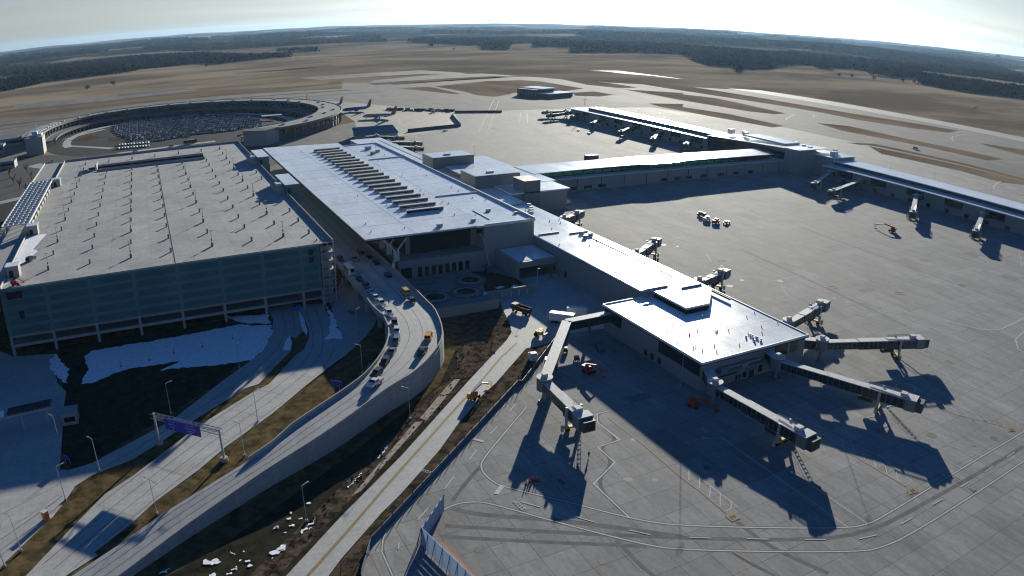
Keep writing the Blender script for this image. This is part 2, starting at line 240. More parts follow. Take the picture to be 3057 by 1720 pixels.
D = {'islands':[[(769.7,1160.5),(819.5,1001.5),(817.5,1001.7),(813.6,754.4),(815.9,654.0),(849.8,508.7),(810.4,498.8),(784.0,537.1),(766.5,596.9),(770.1,660.0),(768.2,709.2),(761.4,785.8),(753.5,922.7),(754.3,996.8)],[(668.4,954.8),(729.0,890.0),(713.4,873.1),(731.3,821.4),(704.5,660.6),(680.5,655.2),(664.4,684.3),(657.1,803.6),(661.2,857.4)],[(584.4,781.6),(627.8,765.3),(603.2,736.9),(616.3,667.4),(608.9,572.2),(584.8,565.3),(576.8,645.8),(578.0,705.8),(576.5,746.7)],[(675.7,583.5),(699.2,558.5),(691.4,471.8),(697.0,411.3),(698.4,364.5),(667.6,364.3),(667.6,423.4),(655.8,532.1)],[(589.4,470.4),(616.4,457.8),(621.5,364.9),(617.4,300.7),(606.5,295.0),(611.1,358.5),(605.0,449.1),(591.5,457.5)],[(596.9,450.7),(604.3,354.3),(602.7,293.1),(586.3,284.6),(572.2,297.7),(578.6,338.5),(571.0,415.7)],[(775.6,436.0),(799.6,394.8),(756.1,372.3),(763.6,411.2)],[(675.4,1151.6),(711.6,1107.0),(711.1,980.2),(675.4,975.5),(656.1,1039.7)],[(425.3,1106.6),(539.5,1160.5),(598.5,1156.1),(616.3,1119.4),(613.7,983.4),(571.1,958.0),(530.2,939.7),(485.4,957.3),(464.2,935.1),(436.2,917.9),(424.9,947.8),(430.7,1001.8)],[(367.1,1110.4),(412.4,1106.6),(416.8,1084.6),(411.9,971.7),(399.7,989.6)],[(355.3,1225.4),(478.8,1245.3),(593.4,1259.7),(621.4,1236.3),(574.4,1208.7),(431.8,1182.8),(355.0,1187.1)],[(562.5,929.0),(603.4,938.0),(604.0,887.8),(569.9,872.3),(543.9,891.2)]],'pave_far':[(-207.3,1177.6),(-119.9,1158.4),(-35.9,1181.9),(81.3,1190.9),(180.3,1181.9),(291.8,1151.7),(322.7,1271.8),(356.8,1230.8),(385.2,1287.3),(493.9,1338.1),(565.3,1332.9),(663.5,1337.0),(764.6,1283.9),(845.2,1340.7),(884.4,1346.6),(911.0,1226.8),(912.8,1119.4),(923.6,762.4),(916.3,454.9)],'runwayL':[[(-254.8,1466.7),(-68.2,1407.4),(98.6,1422.5),(372.7,1466.7),(542.7,1485.3),(582.6,1373.6),(572.7,1289.0),(502.1,1374.4),(348.4,1372.1),(279.8,1363.7),(92.7,1343.9),(-63.8,1299.2),(-234.6,1343.6)]],'runwayL_dark':[[(-45.9,1425.9),(98.4,1419.2),(282.0,1409.8),(372.7,1466.7),(439.9,1424.9),(426.9,1382.9),(358.8,1412.6),(273.9,1370.2),(95.0,1374.3),(-44.6,1375.5)]],'taxi_r_dark':[],'strips_tan':[[(-228.2,1305.2),(-62.7,1272.7),(110.2,1290.6),(243.7,1299.7),(332.4,1309.6),(317.7,1252.4),(230.7,1231.4),(103.2,1212.8),(3.0,1216.1),(-137.5,1239.8),(-216.6,1234.6)]],'fieldlines':[[(458.7,1801.7),(562.9,1788.7),(638.9,1580.1),(607.5,1697.6)],[(1083.7,648.1),(1273.9,731.5),(1386.5,745.5),(1269.4,723.5)],[(1139.4,1399.1),(1324.5,1124.6),(1390.3,805.7),(1325.5,665.5),(1343.8,674.9),(1415.1,820.3),(1355.2,1150.8),(1164.0,1429.6)],[(148.4,1709.6),(300.0,1750.9),(461.6,1813.0),(470.6,1847.9),(306.4,1787.9),(151.5,1744.0)],[(-27.5,1644.5),(117.6,1677.3),(175.4,1695.7),(120.1,1710.3)]],'woods':[[(-339.0,1977.2),(-318.1,1964.4),(-272.8,2079.9),(-227.2,2226.6),(-156.8,2188.7),(-37.2,2201.5),(21.9,2521.4),(185.3,2586.5),(246.3,2356.1),(478.6,2526.7),(351.5,3096.2),(205.2,3662.0),(657.5,2975.2),(739.7,3293.0),(826.0,3232.7),(1027.5,3129.5),(1170.5,3564.1),(1252.8,3318.4),(1087.8,2867.2),(1266.5,2785.7),(1125.3,2463.9),(1177.6,2373.7),(1537.7,3054.5),(1497.6,2790.4),(1344.5,2494.9),(1426.8,2446.0),(1270.5,2135.8),(1368.0,2132.5),(1638.1,2009.6),(1598.4,1965.7),(1285.7,1475.4),(1328.0,1439.2),(1203.8,1282.0),(1297.2,1368.3),(1410.9,1397.5),(1582.1,1537.1),(1831.5,1612.1),(1704.3,1494.4),(1693.1,1440.6),(1784.9,1514.2),(1699.7,1361.6),(1696.5,1261.6),(1802.0,1222.0),(1640.5,1107.5),(1605.9,1002.9),(1597.2,934.5),(1713.5,864.8),(7157.7,3658.8),(19228.1,13474.7),(14176.9,11861.2),(6709.6,8274.1),(6761.6,8316.7),(4245.6,8382.7),(2728.6,10648.1),(2290.0,9426.0),(692.1,9411.6),(-903.2,10349.6),(-2076.8,12480.1)]],'clearings':[[(1230.7,3259.8),(1262.0,2788.2),(1213.5,2693.1),(1091.8,2863.2)],[(1567.8,3107.7),(1866.9,3277.1),(1681.2,2939.3),(1497.6,2790.4),(1406.0,2729.4)],[(1841.0,2947.4),(1960.7,2694.7),(1829.5,2522.9),(1705.6,2710.0)],[(2447.0,3305.8),(2593.0,3185.1),(2253.2,2766.8),(2081.7,2791.7)],[(2417.3,2976.5),(2532.4,2688.6),(2766.6,2695.1),(2874.0,2485.5),(2738.8,2368.1),(2216.4,2260.0),(2027.8,2495.8)],[(1569.3,1504.5),(1738.5,1565.7),(1669.7,1498.3),(1501.9,1429.9)],[(1784.9,1514.2),(1900.2,1523.6),(1756.0,1306.3),(1672.0,1321.3)],[(2249.3,1642.7),(2385.1,1496.0),(2323.6,1405.9),(2108.7,1539.3)],[(403.9,3549.7),(602.2,3035.3),(647.5,2930.6),(544.3,2870.1),(390.8,3204.6)],[(1400.5,2448.1),(1440.1,2330.9),(1341.6,2179.4),(1289.9,2202.4)],[(1504.6,3944.2),(1569.4,3530.4),(1490.2,3383.0),(1409.3,3676.2)],[(4342.4,3247.4),(5064.6,3190.9),(4666.6,2543.2),(4193.3,2734.0)]],'road1':[[(-45.5,142.1),(-34.8,157.8),(-32.0,164.1),(-30.2,168.8),(-25.8,172.7),(-15.7,176.7),(-9.4,181.9),(0.1,190.3),(17.2,204.6),(21.7,205.9),(29.9,217.9),(35.2,225.3),(37.1,232.4),(37.3,237.8),(39.0,235.2),(42.9,240.8),(44.4,259.0),(44.6,269.3),(35.3,270.7),(34.8,260.7),(35.0,255.0),(32.4,243.1),(27.0,229.0),(21.5,222.7),(10.1,210.4),(3.9,203.1),(-4.4,193.7),(-11.9,188.2),(-25.9,178.5),(-31.9,177.1),(-34.3,178.2),(-34.6,195.6),(-35.2,213.5),(-35.1,224.2),(-38.0,230.6),(-40.6,243.7),(-40.7,256.0),(-55.8,259.9),(-61.4,266.9),(-110.0,262.0),(-150.0,200.0),(-120.0,150.0),(-70.0,128.0)]],'road2':[[(-39.5,137.6),(-28.0,155.1),(-22.5,163.1),(-16.0,168.5),(2.3,187.5),(19.0,201.1),(24.6,204.6),(36.2,221.5),(39.4,224.5),(43.1,233.3),(44.4,238.9),(45.6,252.8),(44.8,263.2),(45.4,265.9),(54.8,262.9),(53.2,242.5),(51.1,234.5),(48.9,229.4),(51.6,223.4),(48.5,211.6),(49.0,213.5),(34.2,199.0),(22.1,186.3),(7.7,173.7),(0.1,165.6),(-11.5,155.2),(-16.6,149.1),(-25.2,141.0),(-24.4,139.8),(-31.0,135.0),(-24.0,119.0),(-50.0,124.0)]],'medianM1_snow':[[(37.5,237.7),(37.0,231.3),(35.3,225.8),(32.8,226.4),(35.1,233.4)],[(45.0,259.4),(45.3,251.6),(43.9,239.0),(42.7,235.3),(42.5,241.0),(43.8,252.3)]],'road3':[[(55.9,227.4),(60.7,236.3),(67.1,248.2),(73.5,266.4),(74.7,275.9),(69.4,278.4),(69.1,289.2),(56.6,256.1),(53.0,228.7),(48.7,228.3),(44.9,210.1),(48.7,212.6),(60.6,226.4),(66.4,234.9),(71.4,246.2),(73.2,260.2)]],'snow':[[(-30.4,248.8),(-28.3,253.1),(-18.8,253.1),(-8.4,252.8),(8.6,253.9),(22.7,255.3),(26.9,252.0),(33.6,250.3),(32.2,243.2),(27.0,230.1),(22.1,223.5),(14.2,223.8),(10.1,224.6),(-0.2,226.9),(-7.2,227.8),(-0.7,231.3),(0.6,232.3),(-14.6,233.0),(-20.5,231.3),(-22.9,229.3),(-27.4,226.4),(-30.8,227.7),(-29.4,235.0),(-29.1,239.0)],[(-40.7,256.0),(-39.0,250.7),(-35.2,240.5),(-35.0,229.4),(-36.7,230.9),(-41.5,244.1),(-42.0,251.9)],[(19.2,265.1),(34.4,260.1),(33.6,251.6),(31.0,251.5),(25.1,255.5)],[(55.3,261.1),(55.9,253.5),(52.8,227.6),(47.2,229.6),(50.7,234.7),(53.5,243.7)]],'snowspots':[[(9.0,127.2),(11.9,129.2),(14.4,130.6),(15.1,129.8),(13.9,128.0),(10.7,126.0)],[(16.5,131.6),(19.1,133.5),(24.3,138.0),(22.7,136.1),(17.7,131.2),(16.4,130.7)],[(-3.9,130.6),(-0.0,130.6),(1.6,128.6),(-1.5,127.6),(-3.0,129.0)],[(-12.6,130.2),(-9.3,130.8),(-8.8,129.8),(-10.9,128.4),(-12.4,129.1)],[(3.0,132.2),(3.7,130.1),(3.1,129.4)],[(5.6,126.3),(6.5,125.5),(5.8,124.8)],[(16.9,140.6),(17.8,139.4),(16.9,139.5)],[(4.0,128.4),(5.0,127.6),(4.1,127.3)],[(29.7,142.8),(37.8,150.6),(37.9,149.9),(32.1,144.7)],[(40.4,152.6),(47.6,160.1),(46.9,159.1),(40.5,151.9)]],'access':[[(12.1,119.9),(27.4,134.6),(47.4,152.4),(76.4,180.5),(78.3,180.1),(105.3,208.6),(108.0,215.0),(112.1,229.4),(115.5,239.8),(132.4,241.1),(137.4,255.9),(150.7,258.8),(148.3,170.4),(126.7,155.7),(132.5,152.6),(133.0,152.8),(90.4,174.6),(84.6,177.5),(78.1,172.5),(66.6,161.6),(56.8,151.0),(42.1,137.4),(35.6,132.1),(23.5,120.8),(12.0,84.0),(-6.0,95.0)]],'yline':[(16.0,118.3),(25.4,127.2),(40.5,142.1),(67.9,168.1),(79.8,178.9),(93.6,192.5),(103.0,200.2)],'berm':[[(23.4,120.4),(42.0,137.1),(56.7,150.8),(66.4,160.9),(84.6,177.5),(103.7,195.2),(106.5,195.0),(113.8,196.0),(115.8,198.6),(90.5,174.9),(90.4,174.6),(30.7,124.2),(25.2,114.5),(32.0,78.0),(12.0,84.0)]],'fence_apron':[(25.7,114.3),(30.7,123.7),(90.4,174.6),(91.2,173.8),(118.4,199.7)],'dirt':[[(89.6,230.5),(111.4,231.2),(110.5,223.1),(106.7,210.4),(103.2,207.2),(76.5,180.9),(47.5,152.7),(27.6,135.1),(12.1,119.9),(-18.0,130.8),(3.9,146.0),(35.4,163.5),(35.6,164.1),(66.7,186.0),(74.7,196.3),(81.1,209.6)]],'apron_texture':[],'m_white':[([(85.8,161.0),(64.4,142.8),(62.4,139.2),(62.2,135.6),(62.9,132.2),(63.8,130.3),(73.8,118.7),(82.4,107.5),(87.2,102.5),(91.2,99.5),(102.9,91.8),(121.7,79.9),(126.7,78.4),(131.3,78.3),(166.1,80.1),(200.2,80.6)],0.35),([(48.4,127.9),(50.5,128.5),(52.8,128.6),(56.4,127.4),(59.1,124.9),(65.9,116.2),(76.9,102.2),(82.4,95.9),(86.2,93.1),(92.8,88.7),(117.8,72.7),(122.7,71.2),(130.9,70.4),(184.7,72.0)],0.35),([(82.7,107.4),(82.7,121.9),(92.0,127.2),(92.1,135.0),(98.9,135.4),(98.8,145.6),(101.0,149.3),(104.7,149.4)],0.35),([(31.2,111.9),(31.6,119.6),(33.0,123.2),(34.7,125.9),(47.2,136.8),(65.9,152.3)],0.3),([(121.9,80.3),(122.4,111.3),(122.6,123.6),(117.8,125.8)],0.25),([(126.7,78.8),(127.1,103.1)],0.25),([(106.2,119.2),(105.9,108.3),(105.9,99.0),(102.6,98.9)],0.25),([(105.9,108.3),(102.7,104.7)],0.2),([(106.0,104.9),(102.8,101.1)],0.2),([(106.0,101.0),(104.0,98.9)],0.2),([(105.8,112.1),(103.0,108.7)],0.2),([(105.8,116.1),(102.9,112.5)],0.2),([(149.9,106.9),(152.3,96.3),(150.0,83.8),(147.0,83.6)],0.25),([(150.1,106.8),(147.3,103.7)],0.2),([(150.2,103.3),(147.5,100.2)],0.2),([(149.9,99.6),(147.2,96.7)],0.2),([(149.7,95.7),(147.0,92.8)],0.2),([(149.7,92.0),(147.1,89.3)],0.2),([(149.9,88.7),(147.3,86.1)],0.2),([(191.6,108.2),(196.1,99.7),(199.3,86.6),(197.1,85.7)],0.2),([(192.4,106.8),(190.4,102.1)],0.15),([(194.2,103.3),(192.2,98.6)],0.15),([(195.4,100.2),(193.3,95.6)],0.15),([(196.8,96.5),(194.8,92.0)],0.15),([(197.2,93.0),(195.2,88.6)],0.15),([(197.1,89.3),(195.2,85.0)],0.15),([(166.4,80.2),(166.1,84.6)],0.2),([(176.8,80.3),(172.8,90.5)],0.2),([(216.9,89.9),(208.6,110.4),(213.2,118.0)],0.2),([(209.9,217.5),(219.5,217.5),(225.2,208.3),(247.7,208.9)],0.25),([(248.0,203.0),(223.6,202.9),(218.5,194.2)],0.25),([(223.9,249.9),(217.6,239.0)],0.25),([(200.4,184.2),(203.9,185.6),(211.6,184.7)],0.25),([(218.4,193.4),(211.2,192.9),(213.8,186.8)],0.25),([(200.4,184.2),(199.8,180.9),(204.4,177.8)],0.25),([(255.2,144.9),(260.3,131.9),(268.1,127.7),(274.1,128.2),(289.5,129.2)],0.5),([(275.4,121.6),(264.2,119.2),(256.6,114.0),(255.3,110.8)],0.5),([(224.1,161.9),(249.7,162.4)],0.2),([(179.8,171.2),(172.8,168.4)],0.2),([(363.1,179.9),(382.5,181.1),(357.7,166.5)],0.2),([(354.0,245.9),(375.1,246.5)],0.2),([(348.5,269.0),(380.1,273.2)],0.2),([(196.5,294.3),(240.2,295.9)],0.3),([(216.8,275.1),(230.0,274.0)],0.25),([(200.3,275.5),(209.1,276.2)],0.25),([(386.6,746.2),(345.1,668.6)],0.5),([(393.2,743.3),(352.2,665.5)],0.5),([(417.2,879.7),(282.7,628.1)],0.5),([(419.7,869.6),(299.7,643.6)],0.4),([(338.9,735.8),(337.1,661.6)],0.5),([(325.9,656.3),(325.6,513.5)],0.5),([(256.9,788.6),(250.4,753.6),(237.8,714.1),(225.4,689.2)],0.6),([(652.3,610.8),(669.1,624.7),(707.9,648.3),(706.0,666.5)],0.8),([(736.7,657.1),(736.8,645.1),(722.7,629.2),(703.1,620.2),(683.7,619.4)],0.8),([(835.7,487.2),(784.7,475.5),(765.7,465.3),(747.9,451.6)],0.8),([(578.0,300.9),(551.2,291.9),(539.9,286.1),(532.5,275.7)],0.8)],'m_dash':[([(84.1,164.0),(80.8,161.0),(74.6,155.4),(71.2,152.6),(65.0,147.1),(61.5,143.9),(55.3,138.6),(51.5,135.0),(45.5,129.8),(41.9,126.7)],0.3),([(35.8,121.3),(34.9,119.1),(34.6,116.5)],0.3),([(64.7,123.3),(67.6,119.5),(72.4,113.4),(75.1,109.7),(80.1,103.8),(83.1,100.3),(89.6,95.6),(93.5,93.1),(100.0,89.0),(103.8,86.5),(110.5,82.3),(114.3,79.8),(120.9,75.9),(125.4,74.6),(133.2,74.1),(137.6,74.2),(145.9,74.6),(150.2,74.6),(158.6,75.0),(162.5,75.2),(170.4,75.4),(174.6,75.6),(182.3,75.9),(186.8,76.0)],0.3)],'m_bar':[([(66.2,152.5),(68.1,150.0)],0.9),([(64.0,130.8),(61.1,128.2)],1.1)],'m_yellow':[([(102.5,146.1),(102.9,132.1),(102.1,113.6),(102.4,107.9),(102.1,98.3)],0.35),([(146.5,110.9),(146.3,101.5),(146.6,82.9)],0.3),([(189.4,109.6),(190.6,98.4),(197.1,85.7)],0.2),([(94.6,87.1),(95.5,82.7)],0.4)],'m_grayline':[([(102.1,94.7),(102.1,84.6),(106.6,71.8)],1.2),([(94.4,87.2),(95.0,82.9),(96.9,77.1)],0.9),([(75.9,102.2),(75.6,93.3),(76.1,89.4)],1.0),([(50.2,127.6),(53.7,123.5),(70.4,112.8),(88.7,96.4)],1.4),([(46.5,122.5),(58.9,115.0),(88.6,96.2),(104.8,85.5),(122.0,76.3),(146.0,76.1),(192.4,76.2)],1.2),([(44.4,119.5),(68.8,104.8),(80.3,97.6)],1.1),([(62.9,140.2),(58.1,136.4),(51.1,129.9)],1.0)],'m_box':[[(101.2,97.5),(103.6,97.5),(103.7,95.2),(101.1,95.1)],[(146.1,82.5),(148.5,81.7),(147.2,79.9),(144.5,80.4)],[(196.8,85.0),(199.7,83.6),(198.2,82.3),(195.3,83.3)]],'m_num':[[(160.2,78.9),(161.7,78.3),(160.9,75.9),(159.2,76.0)],[(160.2,74.3),(161.5,73.8),(161.0,71.7),(159.2,71.9)]],'redbox':[[(41.4,117.8),(44.2,117.5),(44.1,106.0)]],'dark_joint':[([(243.9,248.7),(235.4,148.8)],0.35),([(301.7,265.6),(298.7,134.1)],0.35),([(372.9,303.7),(356.5,247.8)],0.2)],'stain_tan':[[(299.3,867.2),(300.1,762.7),(268.9,635.2),(223.3,675.1),(268.4,809.4)]],'poles':[(17.7,183.4),(-11.0,150.5),(-32.1,163.6),(-24.0,173.9),(-4.5,197.7),(12.4,178.9),(11.7,167.7),(-44.4,142.2),(-41.2,146.1),(20.0,135.7),(29.3,185.6),(55.4,168.4),(64.4,234.6),(51.8,200.0),(131.7,239.8),(17.9,219.1),(-34.6,189.8),(-3.3,163.8)],'deckposts':[],'gantry':[(-8.5,181.9),(6.5,167.5)],'misc':{'toilet':(-36.1,156.2),'dump':[(115.2,225.7),(117.1,220.6)],'yellow':(112.5,200.8),'trA':[(124.5,212.2),(128.7,210.1)],'trB':(133.3,213.4),'redm':[(111.0,173.5),(113.6,168.7)],'orange':[(73.9,170.6),(81.0,175.1)],'lift':[(125.6,142.2),(127.6,137.6)],'tugs':[(266.7,303.4),(260.4,292.8),(261.5,286.7),(268.6,286.5)],'lift2':[(345.0,241.0),(346.7,233.4)],'cones':[(68.9,128.7),(69.9,129.1),(70.6,129.3),(71.0,129.5),(71.5,128.9),(72.0,128.5),(76.4,126.4),(76.6,125.4),(83.2,129.8)],'marker':(87.4,131.9),'bus':[(31.4,711.8),(43.6,715.6)],'lotA':[(-30.6,753.5),(-0.9,742.4),(-28.8,730.0),(-2.4,714.5)],'lift3':[(301.3,789.3)],'boxdark':(299.4,464.4),'carts':[(372.3,602.7),(370.2,581.1),(408.5,624.9),(259.3,649.7)],'circles':[((113.9,261.1),9),((107.1,249.4),9),((94.4,250.0),9)],'bins':[],'toll':[(-52.6,202.9),(-48.2,207.6),(-35.7,204.9),(-30.0,199.3)],'bluesmall':(-32.7,180.3),'truckfar':(637.5,425.4)},'plaza':[[(90.0,279.0),(122.6,273.4),(131.8,249.8),(134.5,257.3),(132.4,241.1),(115.5,239.8),(110.0,229.0),(87.9,231.3),(90.8,241.2),(90.4,259.8)]],'blast':[(47.6,126.1),(40.2,120.0),(40.9,117.3),(40.9,107.5)],'aprontop':(49.1,130.0),'L':[(65.7,283.2,7.3),(66.1,262.0,7.3),(66.0,240.7,7.3),(66.2,228.9,7.3),(65.4,231.8,7.3),(66.1,224.5,7.3),(65.9,219.5,7.3),(65.0,214.1,7.27),(63.7,208.9,7.17),(61.6,203.8,7.07),(58.5,197.9,6.94),(54.3,191.7,6.79),(50.4,187.0,6.63),(47.0,183.6,6.42),(40.2,178.7,6.05),(27.3,170.2,5.37),(23.7,167.9,5.09),(18.9,162.6,4.58),(-0.8,151.7,3.09),(-10.2,146.7,2.31),(-16.1,142.5,1.77),(-24.0,137.5,1.06)],'R':[(84.7,273.7,7.3),(84.4,264.1,7.3),(84.0,249.5,7.3),(83.4,232.3,7.3),(83.2,227.6,7.3),(83.2,221.6,7.3),(81.8,214.9,7.3),(80.5,209.1,7.3),(78.7,203.3,7.29),(76.9,198.9,7.2),(74.2,194.3,7.09),(70.7,190.0,6.98),(65.9,184.6,6.84),(58.6,178.6,6.59),(53.2,176.4,6.36),(36.2,164.2,5.45),(25.5,158.0,4.65),(14.7,152.3,3.84),(4.5,145.8,3.02),(-5.0,139.9,2.18),(-12.6,134.6,1.48),(-20.0,129.3,0.77)],'cars':[(68.2,287.3,7.3),(74.2,286.2,7.3),(78.5,292.4,7.3),(80.2,286.6,7.3),(80.3,278.4,7.3),(66.9,272.4,7.3),(68.8,261.0,7.3),(69.2,252.4,7.3),(68.8,245.8,7.3),(68.9,240.4,7.3),(68.8,233.7,7.3),(79.9,261.0,7.3),(79.7,240.6,7.3),(79.1,232.2,7.3),(68.2,223.8,7.3),(67.6,214.6,7.3),(65.8,207.7,7.18),(63.5,201.5,7.06),(60.0,195.1,6.92),(56.2,189.6,6.79),(51.9,183.8,6.57),(73.2,199.7,7.16),(67.6,191.0,6.96),(80.1,223.9,7.3),(52.3,179.4,6.43),(49.6,176.3,6.25)]}
# ---------------- materials
m_field = material('dry_field', (.33, .26, .175), 1.0, 0.0, col2=(.16, .125, .088), vscale=.0045, stretch=(.5, 1, 1), lo=.4, hi=.6)
m_soil = material('bare_soil', (.12, .088, .06), 1.0, 0.0, col2=(.03, .023, .018), vscale=.35, bump=1.0, lo=.4, hi=.6)
m_grass = material('winter_grass', (.15, .108, .052), 1.0, 0.0, col2=(.055, .045, .022), vscale=.3, bump=.7, lo=.38, hi=.62)
m_dark = material('dark_shade_grass', (.05, .045, .03), 1.0, 0.0, col2=(.02, .019, .014), vscale=.3, bump=.6)  # winter grass darkened, so its colour carries shade
m_island = material('brown_turf', (.30, .225, .15), 1.0, 0.0, col2=(.17, .128, .086), vscale=.02, stretch=(1, .3, 1))
m_apron = slab_material('apron_concrete', (.285, .277, .265), (7.6, 7.6), .5, .14, .85, var=.09, stain=.32, stretch=(.06, .014, .05), off=(1.4, 2), spec=.09)
m_taxi = slab_material('taxiway_concrete', (.20, .19, .175), (11.5, 11.5), .25, .25, .9, var=.08, stain=.28, stretch=(.012, .004, .05), spec=.05)
m_road = slab_material('road_concrete', (.41, .405, .385), (4.6, 4.6), .18, .08, .75, var=.05, stain=.16, stretch=(.1, .1, .05))
m_deckroad = slab_material('bridge_deck_concrete', (.43, .425, .405), (60, 9), .25, .1, .78, var=.05, stain=.14, stretch=(.15, .05, .05))
m_asph = material('asphalt', (.05, .05, .05), .95, .05, col2=(.042, .041, .04), vscale=.05)
m_runway = slab_material('runway_concrete', (.33, .31, .285), (12, 15), .2, .3, .8, var=.05, stain=.35, stretch=(.09, .002, .05), spec=.1)
m_asph_far = material('old_asphalt', (.12, .113, .105), .9, .06, col2=(.09, .085, .08), vscale=.01, stretch=(1, .2, 1))
m_tan = material('tan_shoulder', (.25, .19, .12), 1.0, 0.0, col2=(.19, .145, .1), vscale=.006)
m_snow = material('snow', (.88, .89, .89), .8, .2, col2=(.62, .63, .63), vscale=.9, bump=.5, lo=.3, hi=.5)
m_conc = material('precast_concrete', (.34, .335, .32), .85, .2, var=.16, vscale=.35)
m_retain = slab_material('retaining_wall_concrete', (.38, .38, .37), (3.2, 500), .25, .08, .85, var=.06, stain=.2, stretch=(.5, .5, 2), spec=.15)
m_white = slab_material('white_roof_membrane', (.76, .775, .785), (3.05, 22), .16, .16, .23, var=.04, stain=.14, stretch=(.05, .03, .05), spec=.2)
m_white2 = material('white_painted_metal', (.62, .62, .60), .5, .4, var=.15, vscale=1.2)
m_panel = material('grey_metal_panel', (.27, .275, .262), .6, .35, var=.07, vscale=.25)
m_panel_d = material('charcoal_panel', (.07, .072, .075), .6, .35, var=.2, vscale=.5)
m_trim = material('dark_trim', (.02, .02, .022), .6, .3)
m_glass = material('dark_glass', (.012, .018, .022), .12, .6)
m_gglass = material('green_glass', (.05, .13, .11), .15, .6, var=.4, vscale=.3)
m_teal = material('teal_screen', (.10, .21, .205), .6, .2, var=.2, vscale=.12)
m_teal2 = material('teal_screen_opening', (.06, .15, .165), .6, .2, var=.25, vscale=.1)
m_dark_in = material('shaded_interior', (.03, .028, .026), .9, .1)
m_steel = material('galvanized_steel', (.36, .37, .38), .5, .5)
m_blk = material('black_rubber', (.012, .012, .012), .8, .2)
m_yel = material('yellow_paint', (.55, .38, .03), .6, .3)
m_yline = material('faded_yellow_line', (.30, .21, .09), .8, .2, var=.3, vscale=1.5)
m_wline = material('white_line_paint', (.5, .5, .48), .8, .2, var=.25, vscale=1.2)
m_red = material('red_paint', (.38, .03, .02), .5, .4)
m_or = material('orange_paint', (.60, .20, .03), .5, .4)
m_redline = material('faded_red_paint', (.38, .14, .10), .8, .2, var=.2, vscale=1.5)
m_redbed = material('tan_box_paint', (.25, .22, .17), .8, .2)
m_mark_d = material('rubber_stain', (.14, .137, .13), .95, .03, col2=(.2, .195, .19), vscale=.3)
m_purple = material('purple_sign_sheeting', (.045, .035, .33), .5, .4)
m_text = material('sign_lettering', (.6, .62, .75), .5, .4)
m_fence = material('blue_grey_sheet_steel', (.13, .17, .21), .5, .5, var=.15, vscale=.8)
m_blast = material('blue_blast_fence_paint', (.20, .32, .50), .45, .5)
m_bark = material('bare_bark', (.055, .045, .038), 1.0, 0.0)
m_wood = material('bare_woodland', (.075, .06, .05), 1.0, 0.0, col2=(.03, .027, .025), vscale=.012)
m_dkwood = material('far_woodland_floor', (.05, .043, .036), 1.0, 0.0, col2=(.028, .026, .025), vscale=.002, stretch=(1, .5, 1), lo=.4, hi=.62)
m_jb_roof = material('weathered_bridge_roof', (.56, .56, .54), .7, .15, var=.25, vscale=.8)
m_jb_side = material('dark_green_bridge_glass', (.018, .04, .034), .25, .6, var=.5, vscale=1.1)
m_jb_body = material('grey_bridge_metal', (.16, .18, .18), .5, .4, var=.15, vscale=.8)
m_pent = material('penthouse_panel', (.19, .2, .205), .6, .3, var=.08, vscale=.25)
m_hangar = material('blue_grey_roof_sheeting', (.09, .15, .19), .6, .3)

# ---------------- ground
def relief(x, y):
    d = math.hypot(x, y)
    k = min(1, max(0, (d-2100)/2500))
    h = 16*math.sin(x*.0011+1.3)*math.cos(y*.0009)+11*math.sin(x*.0023+y*.0017)+7*math.sin(y*.0041-x*.0013)
    k2 = min(1, max(0, (d-1250)/900))
    return k*(h-6)+k2*2.2*math.sin(x*.012+y*.004)
def ragged(poly, amp=.5, step=1.0, seed=1):
    rr = random.Random(seed); o = []
    for i, a in enumerate(poly):
        b = poly[(i+1) % len(poly)]; L = math.hypot(b[0]-a[0], b[1]-a[1]); k = max(1, int(L/step)); nx, ny = -(b[1]-a[1])/(L+1e-9), (b[0]-a[0])/(L+1e-9); q = 0
        for j in range(k):
            t = j/k; q = q*.6+rr.uniform(-1, 1)*amp; o.append((a[0]+(b[0]-a[0])*t+nx*q, a[1]+(b[1]-a[1])*t+ny*q))
    return o
def terrain():
    vs = []; fs = []; rings = [0, 60, 200, 500, 900]+[1250*(1.045**i) for i in range(64)]
    rings = [r for r in rings if r < 20500]+[20800]; nA = 240
    for r in rings:
        for i in range(nA):
            a = 2*math.pi*i/nA; x, y = r*math.sin(a), r*math.cos(a); vs.append((x, y, relief(x, y)-0.02))
    for k in range(len(rings)-1):
        for i in range(nA):
            j = (i+1) % nA; fs.append((k*nA+i, k*nA+j, (k+1)*nA+j, (k+1)*nA+i))
    me = bpy.data.meshes.new('ground'); me.from_pydata(vs, [], fs); me.materials.append(m_field)
    me.polygons.foreach_set('use_smooth', [True]*len(fs))
    bmm = bmesh.new(); bmm.from_mesh(me); bmesh.ops.recalc_face_normals(bmm, faces=bmm.faces); bmm.to_mesh(me); bmm.free()
    o = bpy.data.objects.new('ground', me); COL.objects.link(o); o['kind'] = 'structure'
    return o
terrain()
